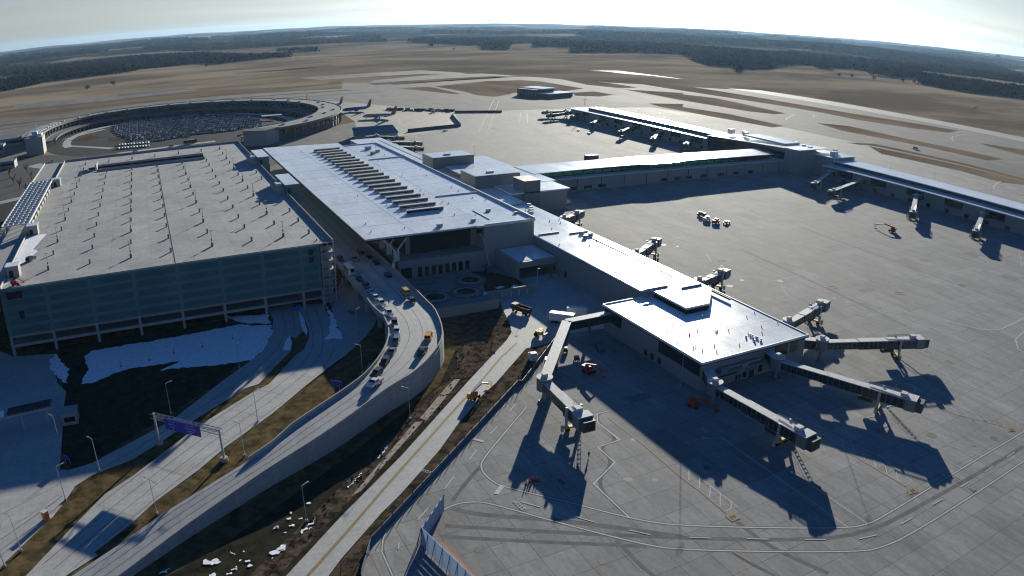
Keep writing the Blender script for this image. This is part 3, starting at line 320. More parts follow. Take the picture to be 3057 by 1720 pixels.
# field / farmland mix far away is in the ground material
t = m_field.node_tree; b = t.nodes['Principled BSDF']; old = b.inputs['Base Color'].links[0].from_socket
n = t.nodes.new('ShaderNodeTexNoise'); n.inputs['Scale'].default_value = .0013; n.inputs['Detail'].default_value = 9; n.inputs['Roughness'].default_value = .6
g = t.nodes.new('ShaderNodeNewGeometry'); t.links.new(g.outputs['Position'], n.inputs[0])
ln = t.nodes.new('ShaderNodeVectorMath'); ln.operation = 'LENGTH'; t.links.new(g.outputs['Position'], ln.inputs[0])
far = t.nodes.new('ShaderNodeMapRange'); far.inputs[1].default_value = 3200; far.inputs[2].default_value = 4200; t.links.new(ln.outputs['Value'], far.inputs[0])
r = t.nodes.new('ShaderNodeValToRGB'); r.color_ramp.elements[0].position = .4; r.color_ramp.elements[1].position = .5
r.color_ramp.elements[0].color = (0, 0, 0, 1); r.color_ramp.elements[1].color = (1, 1, 1, 1); t.links.new(n.outputs[0], r.inputs[0])
mu = t.nodes.new('ShaderNodeMath'); mu.operation = 'MULTIPLY'; t.links.new(r.outputs[0], mu.inputs[0]); t.links.new(far.outputs[0], mu.inputs[1])
mx = t.nodes.new('ShaderNodeMixRGB'); mx.inputs[2].default_value = (.035, .032, .03, 1); t.links.new(mu.outputs[0], mx.inputs[0]); t.links.new(old, mx.inputs[1]); t.links.new(mx.outputs[0], b.inputs['Base Color'])

fence = D['fence_apron']
pave = D['pave_far']+[(915, 0), (700, -250), (300, -300), (20, -60), (31, 78), (24, 100)]+fence+[(120, 275), (76, 270), (72, 530), (118, 640), (60, 655), (205, 760), (215, 870), (150, 985), (20, 1030), (-110, 985), (-160, 880), (-150, 780), (-300, 700), (-420, 1000)]
sheet('airfield_pavement', [[(x, y) for x, y in pave]], .03, m_taxi)
apron = [(24, 100)]+fence+[(120, 275), (205, 420), (172, 640), (285, 672), (322, 778), (560, 745), (600, 560), (600, 250), (640, 0), (560, -250), (300, -300), (20, -60), (31, 78)]
sheet('apron', [apron], .06, m_apron)
sheet('grass_islands', D['islands'], .09, m_island)
sheet('runway', [[(872, 1340), (915, 1330), (917, 400), (900, -200), (856, -200), (870, 400)]], .07, m_runway)
sheet('old_runway', D['runwayL'], .05, m_taxi); sheet('dark_runway', D['runwayL_dark'], .08, m_asph_far)
sheet('tan_field_strip', D['strips_tan'], .07, m_tan)
sheet('landside_asphalt', [[(-200, 300), (-69, 262), (-69, 560), (-150, 565), (-300, 520)]], .06, m_asph)
sheet('taxiway_shoulder', [[(-200, 1150), (300, 1130), (300, 1118), (-200, 1136)], [(-190, 1105), (120, 1092), (120, 1078), (-190, 1088)], [(-260, 1040), (-100, 1060), (60, 1052), (60, 1040), (-100, 1045), (-260, 1022)], [(380, 1180), (600, 1240), (700, 1235), (600, 1222), (380, 1168)]], .09, m_tan)
sheet('old_taxiway', [[(-300, 1100), (330, 1076), (330, 1060), (-300, 1078)]], .1, m_asph_far)
sheet('field_tracks', D['fieldlines'], .04, m_island)
sheet('old_apron', [[(225, 640), (285, 672), (322, 778), (260, 930), (180, 1080), (60, 1130), (-110, 1040), (-20, 1035), (150, 985), (215, 870), (205, 760), (190, 700), (175, 640)]], .09, slab_material('old_apron_concrete', (.33, .29, .23), (7.6, 7.6), .2, .15, .7, var=.06, stain=.3, stretch=(.02, .01, .05)))
# landside ground, roads
sheet('landside_grass', [[(-150, 60), (31, 76), (24, 100)]+fence+[(120, 275), (76, 300), (72, 530), (118, 640), (60, 655), (-150, 655), (-300, 500)]], .035, m_grass)
sheet('dark_grass_field', [[(-31, 176), (-25, 180), (10, 211), (32, 245), (35, 262), (-40, 262), (-36, 225), (-35, 190)]], .06, m_dark)  # garage shade over this grass also put in as a dark colour
sheet('dark_ditch', [[(-60, 60), (-10, 90), (12, 118), (44, 149), (76, 179), (86, 184), (106, 208), (110, 229), (88, 230), (84, 205), (70, 184), (36, 158), (4, 136), (-22, 122), (-60, 95)]], .055, m_dark)  # shade of the sunken ditch painted as dark ground, no dip built
sheet('bare_dirt', [[(111, 230), (113, 226), (106, 208), (102, 203), (76, 181), (52, 159), (28, 137), (8, 118), (2, 113), (-2, 116), (22, 138), (49, 163), (64, 178), (78, 190), (84, 205), (87, 230)]], .075, m_soil)
sheet('drainage_gravel', [[(59, 166), (61, 168), (74, 181.5), (76.5, 184.5), (75, 185), (71, 181.5), (58, 168)], [(31.5, 141), (34, 142), (58, 166), (56, 166.5)]], .095, material('pale_gravel', (.42, .36, .29), .95, .1, var=.45, vscale=.8))
sheet('road', D['road1']+D['road3'], .16, m_road, thick=.14)
sheet('road', D['road2'], .18, m_road, thick=.14)
sheet('service_road', [[(12.1, 119.9), (27.4, 134.6), (47.4, 152.4), (76.4, 180.5), (100.9, 203.5), (105.3, 208.6), (108.0, 215.0), (112.1, 229.4), (115.5, 239.8), (132.4, 241.1), (132, 255.5), (149.6, 255.6), (149.6, 198), (134.8, 198), (118.6, 200), (113.8, 196), (106.5, 195), (103.7, 195.2), (84.6, 177.5), (78.1, 172.5), (66.6, 161.6), (56.8, 151.0), (42.1, 137.4), (35.6, 132.1), (23.5, 120.8), (10, 106), (-6, 92), (-14, 96)]], .17, m_road, thick=.14)
sheet('grass_berm', D['berm'], .12, m_soil)
mb = MB(); strip(D['yline'], .7, .2, mb); ln_ = mb.build('road_centre_line', m_yline); ln_['kind'] = 'structure'
sheet('snow_patch', [ragged(q, .45, .9, i) for i, q in enumerate(D['snow'])], .19, m_snow, kind='structure')
sheet('snow_patch', [ragged(q, .5, .45, i) for i, q in enumerate([[(sum(c[0] for c in w)/len(w)+(x-sum(c[0] for c in w)/len(w))*.62, sum(c[1] for c in w)/len(w)+(y-sum(c[1] for c in w)/len(w))*.62) for x, y in w] for w in D['snowspots']])]+[ragged([(sx, sy), (sx+sr, sy-.2), (sx+sr*.9, sy+sr*.5), (sx+.1, sy+sr*.4)], .25, .35, k) for k, (sx, sy, sr) in enumerate([(rs.uniform(-16, 22), 0, rs.uniform(.4, 1.3)) for rs in [random.Random(77)] for _ in range(38)]) for sy in [112+.78*(sx+16)*.9+math.sin(k*2.1)*4.5]], .2, m_snow, kind='structure')
sheet('snow_patch', [ragged(q, .1, .5) for q in D['medianM1_snow']], .26, m_snow, kind='structure')
# kerbs and lane lines on the lower roads
mb = MB()
def offs(pts, d):
    P = [Vector(p) for p in pts]; o = []
    for i, p in enumerate(P):
        a = P[max(i-1, 0)]; b = P[min(i+1, len(P)-1)]; v = (b-a).normalized(); o.append((p.x-v.y*d, p.y+v.x*d))
    return o
r2 = smooth_line([(-50, 118), (-33, 134.5), (-12, 151), (7, 166.5), (26, 184.5), (38, 201), (44, 217), (46, 233), (45.5, 262)], 3)
def lane(path, ds, poly, w_):
    for d in ds:
        P = offs(path, d)
        for q0, q1 in zip(P[:-1], P[1:]):
            n_ = Vector((q1[0]-q0[0], q1[1]-q0[1])); n_ = Vector((-n_.y, n_.x)).normalized()*.7
            if all(inside(q[0]+s_*n_.x, q[1]+s_*n_.y, poly) for q in (q0, q1) for s_ in (1, -1)): strip([q0, q1], w_, .196, mb)
r2 = smooth_line([(-35, 139), (-17, 158.6), (5, 180.4), (20.5, 193.6), (35, 208), (43.5, 221.5), (47.6, 240), (49.5, 262)], 3)
lane(r2, (-3.4, 0, 3.4), D['road2'][0], .15)
r1 = smooth_line([(-60, 140), (-40, 158), (-27, 172), (-10, 185), (10, 203), (28, 222), (37, 240), (39.5, 262)], 3)
lane(r1, (-1.6, 1.6), D['road1'][0], .12)
strip([(-75, 150), (-52, 160), (-33, 172)], .15, .2, mb); strip([(-95, 140), (-60, 150), (-40, 160)], .15, .2, mb)
tag(mb.build('lane_lines', m_wline), kind='structure')
mb = MB(); lane(r2, (-5.4, -1.7, 1.7, 5.4), D['road2'][0], .16); lane(r1, (-3.2, 0), D['road1'][0], .14)
for k in range(0, len(r2)-1, 5):
    a_ = offs(r2, -5.6)[k]; b_ = offs(r2, 5.6)[k]
    if inside(*a_, D['road2'][0]) and inside(*b_, D['road2'][0]): strip([a_, b_], .1, .196, mb)
tag(mb.build('road_joints', material('joint_sealant', (.13, .13, .125), .9, .05)), kind='structure')
# woods: thousands of small leafless crowns
def patch(x, y):
    u, v = x*.0011, y*.0006
    return .5+.25*math.sin(u*3.1+2*math.sin(v*2.3+1))+.25*math.sin(v*5.7+2*math.sin(u*1.9))
def woods():
    rng = np.random.default_rng(3); P = D['woods'][0]; clear = D['clearings']
    P = [(x, y) for x, y in P]
    xs = []; cnt = 0
    # candidate points in the viewed sector, denser near
    while cnt < 60000:
        az = rng.uniform(R(-14), R(68)); rr = 1200*(9.5**(rng.uniform(0, 1)**.9))
        x, y = rr*math.sin(az), rr*math.cos(az)
        if rng.random() > .97: pass
        if not inside(x, y, P): continue
        if any(inside(x, y, c) for c in clear): continue
        if rr > 2300 and patch(x, y) > .47+.36*max(0, 1-(rr-2300)/1800): continue
        xs.append((x, y, rr)); cnt += 1
    T = np.array(xs); n = len(T); K = 7
    sz = 5.0+T[:, 2]/900.*2.2+rng.uniform(-1, 2, n)
    ht = 9+rng.uniform(0, 5, n)+T[:, 2]/1500
    c = np.zeros((n, K, 3)); ang = rng.uniform(0, 2*np.pi, (n, K)); rad = rng.uniform(0, .6, (n, K))*sz[:, None]
    c[:, :, 0] = T[:, 0:1]+np.cos(ang)*rad; c[:, :, 1] = T[:, 1:2]+np.sin(ang)*rad
    base = np.array([relief(x, y) for x, y, _ in xs])
    c[:, :, 2] = base[:, None]+rng.uniform(.25, .95, (n, K))*ht[:, None]
    e = rng.normal(0, 1, (n, K, 3, 3)); e /= np.linalg.norm(e, axis=3, keepdims=True)+1e-6
    v = c[:, :, None, :]+e*(sz[:, None, None, None]*.5); v[..., 2] = np.maximum(v[..., 2], base[:, None, None])
    nv = n*K*3; me = bpy.data.meshes.new('woodland'); me.vertices.add(nv); me.vertices.foreach_set('co', v.reshape(-1).astype(np.float32))
    me.loops.add(nv); me.loops.foreach_set('vertex_index', np.arange(nv, dtype=np.int32)); me.polygons.add(n*K)
    me.polygons.foreach_set('loop_start', np.arange(0, nv, 3, dtype=np.int32)); me.update(); me.materials.append(m_wood)
    o = bpy.data.objects.new('woodland', me); COL.objects.link(o); o['kind'] = 'stuff'; o['label'] = 'dark leafless woodland beyond the airfield'
    # darker forest floor under it
woods()
def lift(poly):
    return poly
sheet('woodland_floor', [[(x, y) for x, y in D['woods'][0] if math.hypot(x, y) < 2300]], -.5, m_dkwood) if False else None

clod = MB(); rk = random.Random(9)
dirtp = [(111, 230), (106, 208), (102, 203), (76, 181), (52, 159), (28, 137), (8, 118), (22, 138), (49, 163), (64, 178), (78, 190), (84, 205), (87, 230)]
for poly_, n_, s0, s1 in ((dirtp, 1500, .15, .6), (D['berm'][0], 500, .1, .35), ([(-30, 178), (10, 211), (30, 250), (34, 259), (-39, 259), (-35, 195)], 700, .1, .3)):
    xs_ = [q[0] for q in poly_]; ys_ = [q[1] for q in poly_]
    for k in range(n_*3):
        x, y = rk.uniform(min(xs_), max(xs_)), rk.uniform(min(ys_), max(ys_))
        if not inside(x, y, poly_): continue
        s = rk.uniform(s0, s1)*rk.uniform(.4, 1); h = s*rk.uniform(.4, .9); a = rk.uniform(0, 6.28)
        clod.add([(x+s*math.cos(a+i*1.57), y+s*rk.uniform(.5, 1)*math.sin(a+i*1.57), .05) for i in range(4)]+[(x+rk.uniform(-.2, .2)*s, y+rk.uniform(-.2, .2)*s, .09+h)], [(0, 1, 4), (1, 2, 4), (2, 3, 4), (3, 0, 4)])
tag(clod.build('dirt_clods', m_soil), 'loose dirt clods on the bare slopes', kind='stuff')
# repaired slabs, oil and tyre stains on the concrete
rp = random.Random(21); mp1 = MB(); mp2 = MB(); mp3 = MB()
for k in range(150):
    x, y = rp.uniform(100, 560), rp.uniform(20, 640)
    if 125 < x < 215 and y > 140 or 205 < x < 415 and 375 < y < 415 or x > 400: continue
    x = round((x+1.4)/7.6)*7.6-1.4; y = round((y+2)/7.6)*7.6-2; m_ = mp1 if rp.random() < .55 else mp2
    w_, h_ = rp.choice(((7.4, 7.4), (7.4, 3.7), (3.7, 7.4), (7.4, 15), (2, 3))); m_.add([(x+.1, y+.1, .062), (x+w_, y+.1, .062), (x+w_, y+h_, .062), (x+.1, y+h_, .062)], [(0, 1, 2, 3)])
for (cx_, cy_) in ((102, 128), (140, 88), (182, 90), (226, 122), (224, 176), (214, 220), (216, 266), (60, 100), (90, 60), (150, 40)):
    for k in range(5):
        x, y, r_ = cx_+rp.uniform(-14, 14), cy_+rp.uniform(-14, 14), rp.uniform(.4, 1.6); n_ = 14; mp3.dz = getattr(mp3, 'dz', 0)+.0004
        mp3.add([(x+r_*rp.uniform(.7, 1.2)*math.cos(i*2*math.pi/n_), y+r_*rp.uniform(.7, 1.2)*math.sin(i*2*math.pi/n_), .0625+mp3.dz) for i in range(n_)], [tuple(range(n_))])
tag(mp1.build('concrete_patch', material('pale_new_concrete', (.30, .29, .275), .85, .08, var=.1, vscale=.5)), kind='structure')
tag(mp2.build('concrete_patch', material('dark_wet_concrete', (.19, .187, .18), .85, .08, var=.15, vscale=.4)), kind='structure')
tag(mp3.build('oil_stain', material('oil_stain', (.12, .118, .112), .7, .2, var=.3, vscale=1)), kind='structure')
# ---------------- markings on the apron
mw = MB()
for pts, w in D['m_white']:
    strip(smooth_line(pts, 2) if len(pts) > 9 else pts, w, .08, mw)
for pts, w in D['m_dash']:
    for a, b in zip(pts[0::2], pts[1::2]): strip([a, b], w, .1, mw)
for pts, w in D['m_bar']: strip(pts, w, .1, mw)
for cx, cy, r_ in ((191.5, 117, 3.0), (166, 108, 3.0)):
    strip([(cx+r_*math.cos(i*math.pi/12), cy+r_*math.sin(i*math.pi/12)) for i in range(25)], .3, .11, mw)
for y in range(-140, 1300, 46): strip([(893, y), (893, y+26)], .9, .115, mw)
tag(mw.build('white_markings', m_wline), kind='structure')
mg = MB()
for pts, w in D['m_grayline']: strip(smooth_line(pts, 2), w, .064, mg)
for pts, w in D['m_white'][:4]: strip(smooth_line(pts, 2), w*2.6, .062, mg)
for b_ in D['m_num']:
    mg.add([(x, y, .088) for x, y in b_], [(0, 1, 2, 3)])
for pts, w in D['dark_joint']: strip(pts, w, .08, mg)
tag(mg.build('tyre_stains', m_mark_d), kind='structure')
my = MB()
for pts, w in D['m_yellow']: strip(pts, w, .1, my)
for b_ in D['m_box']: my.add([(x, y, .12) for x, y in b_], [(0, 1, 2, 3)])
for cx, cy, s in ((240, 190, 4), (262, 172, 3.4), (315, 196, 4), (300, 165, 3), (222, 238, 3)):
    strip([(cx, cy), (cx+s, cy), (cx+s, cy+s*.7), (cx, cy+s*.7), (cx, cy)], .3, .13, my)
tag(my.build('yellow_markings', m_yline), kind='structure')
mr = MB(); rb = [(41.4, 117.8), (44.2, 117.5), (47.3, 95.0), (44.5, 95.3)]
mr.add([(x, y, .07) for x, y in rb], [(0, 1, 2, 3)]); tag(mr.build('restricted_area_box', m_redbed), kind='structure')
mr = MB(); strip(rb+[rb[0]], .3, .08, mr); tag(mr.build('red_border_line', m_redline), kind='structure')
def text(name, s, loc, rot, size, mat, kind='structure', parent=None, ext=0, align='CENTER'):
    c = bpy.data.curves.new(name, 'FONT'); c.body = s; c.size = size; c.align_x = align; c.align_y = 'CENTER'; c.extrude = ext; c.resolution_u = 2
    o = bpy.data.objects.new(name, c); COL.objects.link(o)
    dg = bpy.context.evaluated_depsgraph_get(); me = bpy.data.meshes.new_from_object(o.evaluated_get(dg)); bpy.data.objects.remove(o)
    me.materials.clear(); me.materials.append(mat)
    for p in me.polygons: p.material_index = 0
    o = bpy.data.objects.new(name, me); COL.objects.link(o); o.location = loc; o.rotation_euler = rot
    if parent is not None: o.parent = parent; o.location = Vector(loc)-parent.location
    elif kind: o['kind'] = kind
    return o
text('ground_lettering', 'RESTRICTED AREA', (44.3, 104.5, .085), (0, 0, R(-83)+math.pi), 1.9, m_redline)
text('ground_lettering', 'STOP', (50.2, 143.6, .16), (0, 0, R(-48)), 1.5, m_wline)
text('ground_lettering', 'STOP', (63.9, 122.3, .16), (0, 0, R(97)), 1.7, m_wline)
for i, (cx, cy) in enumerate(((160.3, 77.3), (160.3, 73))): text('ground_lettering', '20', (cx, cy, .16), (0, 0, R(78)+i*math.pi), 1.7, m_wline)
for cx, cy in ((102.4, 96.4), (146.6, 81.1), (197.5, 83.3)): text('ground_lettering', '63', (cx, cy, .16), (0, 0, R(180)), 1.6, m_blk)
# ---------------- parking garage
GX0, GX1, GY0, GY1, GZ_ = -55.4, 60.2, 261.0, 530.0, 23.2
m_deck = slab_material('parking_deck_concrete', (.40, .395, .375), (7.36, 6.4), .3, .13, .9, var=.07, stain=.2, stretch=(.06, .06, .05), off=(11.15, 1.9), spec=.1)
gar = thing('parking_garage', 'huge concrete parking garage with teal glass front and rooftop deck', 'parking garage', (0, 395, 0))
mb = MB()
for z in [3.3, 6.6, 9.9, 13.2, 16.5, 19.8]:
    mb.box(GX0+.3, GX1-.3, GY0+.4, GY1-.3, z-.7, z)
for x in (-55.1, -40.5, -25.6, -10.8, 4.2, 19, 33.7, 47, 54.5):
    for y in np.arange(281, 530, 19.1): mb.box(x-.4, x+.4, y-.4, y+.4, 0, GZ_-.9)
mb.box(-50, 54, 300, 520, 0, 22.2)
mb.build('parking_floors', m_conc, gar)
mb = MB()   # roof deck with the ramp opening left out
RX0, RX1, RY0, RY1 = -38, 33, 475, 493
for a in ((GX0, GX1, GY0, RY0), (GX0, GX1, RY1, GY1), (GX0, RX0, RY0, RY1), (RX1, GX1, RY0, RY1)): mb.box(*a, GZ_-.8, GZ_)
mb.build('roof_deck', m_deck, gar)
MB().box(RX0, RX1, RY1-.5, RY1-.3, GZ_-5, GZ_-.02).build('ramp_wall', m_dark_in, gar)  # near-black colour stands for the shade inside the ramp slot
mb = MB(); mb.add([(RX0, RY0, GZ_-4.6), (RX1, RY0, GZ_-1.6), (RX1, RY1, GZ_-1.6), (RX0, RY1, GZ_-4.6)], [(0, 1, 2, 3)])
mb.box(-32, RX1, RY1-.4, RY1, GZ_, GZ_+1.1); mb.box(-32, RX1, RY0, RY0+.3, GZ_, GZ_+1.0); mb.box(-33, -32, RY0+4, RY1+1.2, GZ_, GZ_+3.4)
for x in range(-30, 30, 5): mb.box(x, x+2.6, RY1+.0, RY1+.25, GZ_-3.4, GZ_-1.2)
mb.build('ramp_well', m_conc, gar)
mb = MB()   # parapets
mb.box(GX0, GX1, GY0, GY0+.3, GZ_-.8, GZ_+.35); mb.box(GX0, GX1, GY1-.3, GY1, GZ_-.8, GZ_+1.1)
mb.box(GX1-.3, GX1, GY0+.3, GY1-.3, GZ_-.8, GZ_+1.15); mb.box(GX0, GX0+.3, GY0+.3, GY1-.3, GZ_-.8, GZ_+1.15)
mb.build('parapet', m_conc, gar)
mb = MB(); mb.box(4.0, 4.35, GY0+.4, RY0-1, GZ_+.005, GZ_+.03); mb.build('expansion_joint', m_asph, gar)
mb = MB()
for i, x in enumerate((-55.1, -40.5, -25.6, -10.8, 4.2, 19, 33.7, 47.6, 54.9)): mb.box(x-.45, x+.45, GY0-.9, GY0+.2, 0, 7.2)
mb.box(-55.5, 33.7, GY0-.5, GY0+.25, 2.9, 3.9); mb.box(-55.5, 55, GY0-.5, GY0+.25, 6.4, 7.1)
mb.build('front_frame', m_conc, gar)
mb = MB(); mb.box(-55.6, 54.6, GY0-1.0, GY0-.75, 7.1, GZ_+.2); scr = mb.build('glass_screen', m_teal, gar)
mb = MB(); cols = (-55.1, -40.5, -25.6, -10.8, 4.2, 19, 33.7, 47.6)
for i, x in enumerate(cols):
    x1 = cols[i+1] if i < 7 else 54.3
    for z in (7.6, 10.9, 14.2, 17.5, 20.6): mb.box(x+.9, x1-.5, GY0-1.06, GY0-.98, z, z+2.0)
mb.each('screen_opening', m_teal2, scr)
mb = MB(); mb.box(-53.4, -48.2, GY0-1.12, GY0-1.0, 19.9, 22.3); mb.box(-50.5, -48.8, GY0-1.12, GY0-1.0, 12.7, 15.4)
mb.box(50.6, 52.3, GY0-1.12, GY0-1.0, 17.2, 19.2); mb.box(50.6, 52.3, GY0-1.12, GY0-1.0, 20, 22); mb.each('dark_opening', m_dark_in, scr)
mb = MB()   # open stair tower at the corner
for z in (3.4, 6.8, 10.2, 13.6, 17, 20.2): mb.box(55, 60, GY0-1, GY0+6, z-.45, z)
for x in (55.3, 57.6, 59.7):
    for y in (GY0-.9, GY0+5.6): mb.box(x-.2, x+.2, y-.2, y+.2, 0, GZ_+.6)
mb.box(55.5, 59.4, GY0+1.5, GY0+5.5, 0, GZ_-1); mb.build('stair_tower', m_conc, gar)
mb = MB()
for z in np.arange(8, 23, 1.4): mb.box(59.9, 60.05, GY0-1.1, GY0+.6, z, z+.8)
mb.each('light_slats', m_white2, gar)
mb = MB()   # east side floors
for z in (3.3, 6.6, 9.9, 13.2, 16.5, 19.8): mb.box(59.9, 60.15, GY0+6, GY1, z-1.3, z)
mb.each('side_spandrels', m_conc, gar)
mb = MB(); mb.box(-68.4, GX0, 300, 530, GZ_-.9, GZ_); mb.box(-68.4, GX0, 245, 300, GZ_-.9, GZ_); mb.box(-68.7, -68.4, 245, 530, GZ_-.9, GZ_+1)
for y in range(250, 530, 20): mb.box(-68, -67.2, y, y+.8, 0, GZ_-.9)
mb.build('side_ramp', m_conc, gar)
mb = MB(); mb.add([(-58, 256, .35), (-52, 262, GZ_-1), (-52, 520, GZ_-1), (-58, 520, GZ_-1)], []) if False else None
# snow along the western parapet
mb = MB(); mb.prism([(-54.9, 266), (-53, 270), (-52, 290), (-47.5, 306), (-50, 310), (-47, 332), (-53.5, 334), (-54.9, 330)], GZ_+.01, GZ_+.09); mb.build('snow_drift', m_snow, gar)
# solar canopy
can = thing('canopy', 'white lattice shade canopy along the left edge of the garage deck', 'canopy', (-60, 390, GZ_))
mb = MB()
for y in np.arange(339, 441, 5.1): mb.box(-66, -54.4, y-.2, y+.2, 27.0, 27.5)
for k in range(1, 5): mb.box(-66+k*2.3-.08, -66+k*2.3+.08, 339, 440.6, 27.0, 27.3)
for x in (-66, -54.4): mb.box(x-.25, x+.25, 338.8, 440.8, 26.9, 27.52)
mb.build('frame', m_white2, can)
mb = MB()
for y in np.arange(339.9, 440, 5.1):
    for k in range(5):
        x = -65.7+k*2.25; mb.add([(x+.15, y+.4, 27.15), (x+1.35, y+.2, 27.2), (x+1.75, y+2.7, 27.75), (x+.5, y+3.1, 27.6)], [(0, 1, 2, 3)])
mb.each('louvre_panel', m_white2, can)
mb = MB()
for y in np.arange(341, 441, 10): mb.box(-55.2, -54.6, y, y+.6, GZ_, 27); mb.box(-65.8, -65.2, y, y+.6, GZ_, 27)
mb.each('post', m_white2, can)
# rooftop towers
def roof_tower(x0, x1, y0, y1, z1, lab, grp=None, glass=True):
    t = thing('elevator_tower', lab, 'elevator tower', ((x0+x1)/2, (y0+y1)/2, GZ_-.0), grp)
    b = MB().box(x0+.1, x1-.1, y0+.1, y1-.1, GZ_, z1); b.build('wall', m_teal if glass else m_panel, t)
    b = MB().box(x0-.2, x1+.2, y0-.2, y1+.2, z1, z1+.25); b.build('roof', m_white, t)
    b = MB().box(x0+1, x0+2.4, y0+.02, y0+.1, GZ_+.1, GZ_+2.5).box(x0+.02, x0+.1, y0+1.5, y0+4.5, GZ_+.1, GZ_+2.4); b.each('door', m_dark_in, t)
    return t
for (ya, yb, s) in ((350, 377, 'nearer'), (435, 462, 'farther')):
    t = roof_tower(59.6, 66, ya, yb, 27.3, 'teal glass elevator tower at the deck edge by the terminal, the %s one' % s, 'elevator towers beside the deck')
    b = MB().box(60.4, 66.2, ya-.02, yb, 6, GZ_-.02); b.build('glass_shaft', m_teal, t)
    b = MB().box(55.4, 59.5, ya+2, yb-8, GZ_, 26); b.box(56, 59, yb-8, yb-4, GZ_, 25.6); b.build('lobby', m_conc, t)
    b = MB().box(56.2, 58.8, ya+5, ya+8, 26, 27.4).box(56.5, 58.5, ya+10, ya+12, 26, 27); b.each('rooftop_unit', m_white2, t)
for (ya, s) in ((273.5, 'nearest'), (333, 'middle'), (441, 'farthest')):
    roof_tower(-54.8, -50.2, ya, ya+5, 27.2, 'small white stair head on the left side of the deck, the %s of three' % s, 'stair heads on the deck', False)
# deck lights: stub posts on a grid, every other one carries a light pole
PX = (-40.5, -25.7, -11, 3.4, 18.5, 33.1, 45, 54.8); PY = (277.5, 297.5, 315.7, 335, 354, 373.3, 392, 410.5, 430, 449.5, 466.5, 487, 507)
bol = thing('bollard', 'square concrete bollard on the garage deck', 'bollard', (0, 0, 0), 'bollards on the garage deck')
MB().box(-.32, .32, -.32, .32, 0, 1.35).build('post', m_pent, bol, world=False); MB().box(-.36, .36, -.36, .36, 1.35, 1.45).build('cap', m_asph, bol)
lp = thing('deck_light', 'thin light pole on a square base on the garage deck', 'light pole', (0, 0, 0), 'light poles on the garage deck')
MB().box(-.42, .42, -.42, .42, 0, 1.4).build('base', m_pent, lp); MB().tube((0, 0, 1.3), (0, 0, 5.8), .11, 5).box(-.8, .8, -.12, .12, 5.8, 5.95).build('pole', m_steel, lp)
MB().box(-.2, .2, -.2, .2, 2.1, 2.6).build('control_box', m_blk, lp)
first = {0: True, 1: True}
for j, y in enumerate(PY):
    for i, x in enumerate(PX):
        if RX0-1 < x < RX1+1 and RY0-1 < y < RY1+1: continue
        if i == 7 and 345 < y < 380 or i == 7 and y > 430: continue
        k = (i % 2 == 0 and j % 2 == 0); s = lp if k else bol
        if first[int(k)]: s.location = (x, y, GZ_); first[int(k)] = False
        else:
            c_ = dup(s, (x, y, GZ_)); c_['label'] = s['label']

# ---------------- terminal
ter = thing('terminal_building', 'long white-roofed terminal hall with rows of roof skylights and branching columns', 'terminal', (112, 395, 0))
def zr(x, y): return 18.0
mb = MB(); mb.prism([(76.3, 276.8), (123, 276), (123, 275.2), (150, 275.2), (150, 503.5), (127, 503.5), (127, 518), (76.3, 528)], 17.3, 18.0); mb.build('roof', m_white, ter)
mb = MB(); mb.box(126.3, 149.5, 275.6, 500, 0, 17.3); mb.box(95, 126.3, 284, 500, 7.5, 16.9); mb.box(89, 126.3, 275.4, 500, 0, 7.4); mb.box(90, 126, 500, 515, 0, 17)
mb.build('wall', m_panel, ter)
mb = MB(); mb.box(97, 123.6, 283.5, 284, 7.6, 16.9); mb.box(94.4, 95, 284, 499, 7.6, 16.9); mb.build('window_wall', m_glass, ter)
mb = MB()
for i in range(8): mb.box(97+i*2.95, 98.8+i*2.95, 275.2, 275.42, .2, 4.0 if i else 4.4)
mb.box(90, 94.4, 275.2, 275.42, .2, 4.5); mb.each('ground_floor_window', m_glass, ter)
mb = MB(); mb.box(76.2, 123, 276.2, 277, 16.9, 17.35); mb.box(76.0, 76.7, 277, 528, 16.8, 17.35); mb.build('soffit_edge', m_trim, ter)
mb = MB(); mb.box(149.3, 149.8, 275.4, 503, 18.0, 18.9); mb.box(126.5, 149.3, 275.4, 275.7, 18.0, 18.35)
for y in (332, 443, 503): mb.box(127, 149.2, y-.2, y+.2, 18, 18.55)
mb.build('roof_parapet', m_white2, ter)
mb = MB()
for z in (): pass
for y in range(295, 500, 22): mb.box(76.5, 149, y, y+.12, 18.0, 18.03)
for x in (97, 127.5): mb.box(x, x+.15, 277, 503, 18.0, 18.04)
mb.each('roof_seam', m_steel, ter)
for i in range(20):
    y = 307.4+i*9.68
    sk = MB().box(104, 121.4, y, y+.9, 18.01, 19.5).build('skylight', m_white, ter)
    MB().box(104.3, 121.1, y-.06, y-.01, 18.15, 19.25).build('pane', m_glass, sk)
    MB().box(103.9, 121.5, y-.3, y+1.05, 19.5, 19.62).build('cap', m_white2, sk)
for i, (x, y) in enumerate([(89, 277.5+i*9.6) for i in range(24)]):
    c = MB().box(x-1.1, x-.45, y-.4, y+.4, 7.3, 12.2).box(x+.45, x+1.1, y-.4, y+.4, 7.3, 12.2).box(x-.4, x+.4, y-.2, y+.2, 7.3, 11.4)
    c.tube((x-.8, y, 12), (x-5.5, y, 17.2), .35, 6).tube((x+.8, y, 12), (x+5.2, y, 17.2), .35, 6)
    c.build('branching_column', m_white2, ter)
mb = MB(); rnd = random.Random(2)
for k in range(46):
    x, y = rnd.uniform(79, 148), rnd.uniform(280, 500)
    if 102 < x < 123 and 303 < y < 497: continue
    mb.box(x, x+.3, y, y+.3, 18.0, 18.7)
for x, y, s in ((108, 281, 1.2), (124, 283, 1.0), (137, 296, 1), (146, 287, .8), (134, 462, 1.6), (139, 468, 1.4), (136, 481, 2)): mb.box(x, x+2*s, y, y+s, 18, 18+s)
mb.box(132, 132.3, 283, 300, 18, 18.3); mb.each('rooftop_unit', m_steel, ter)
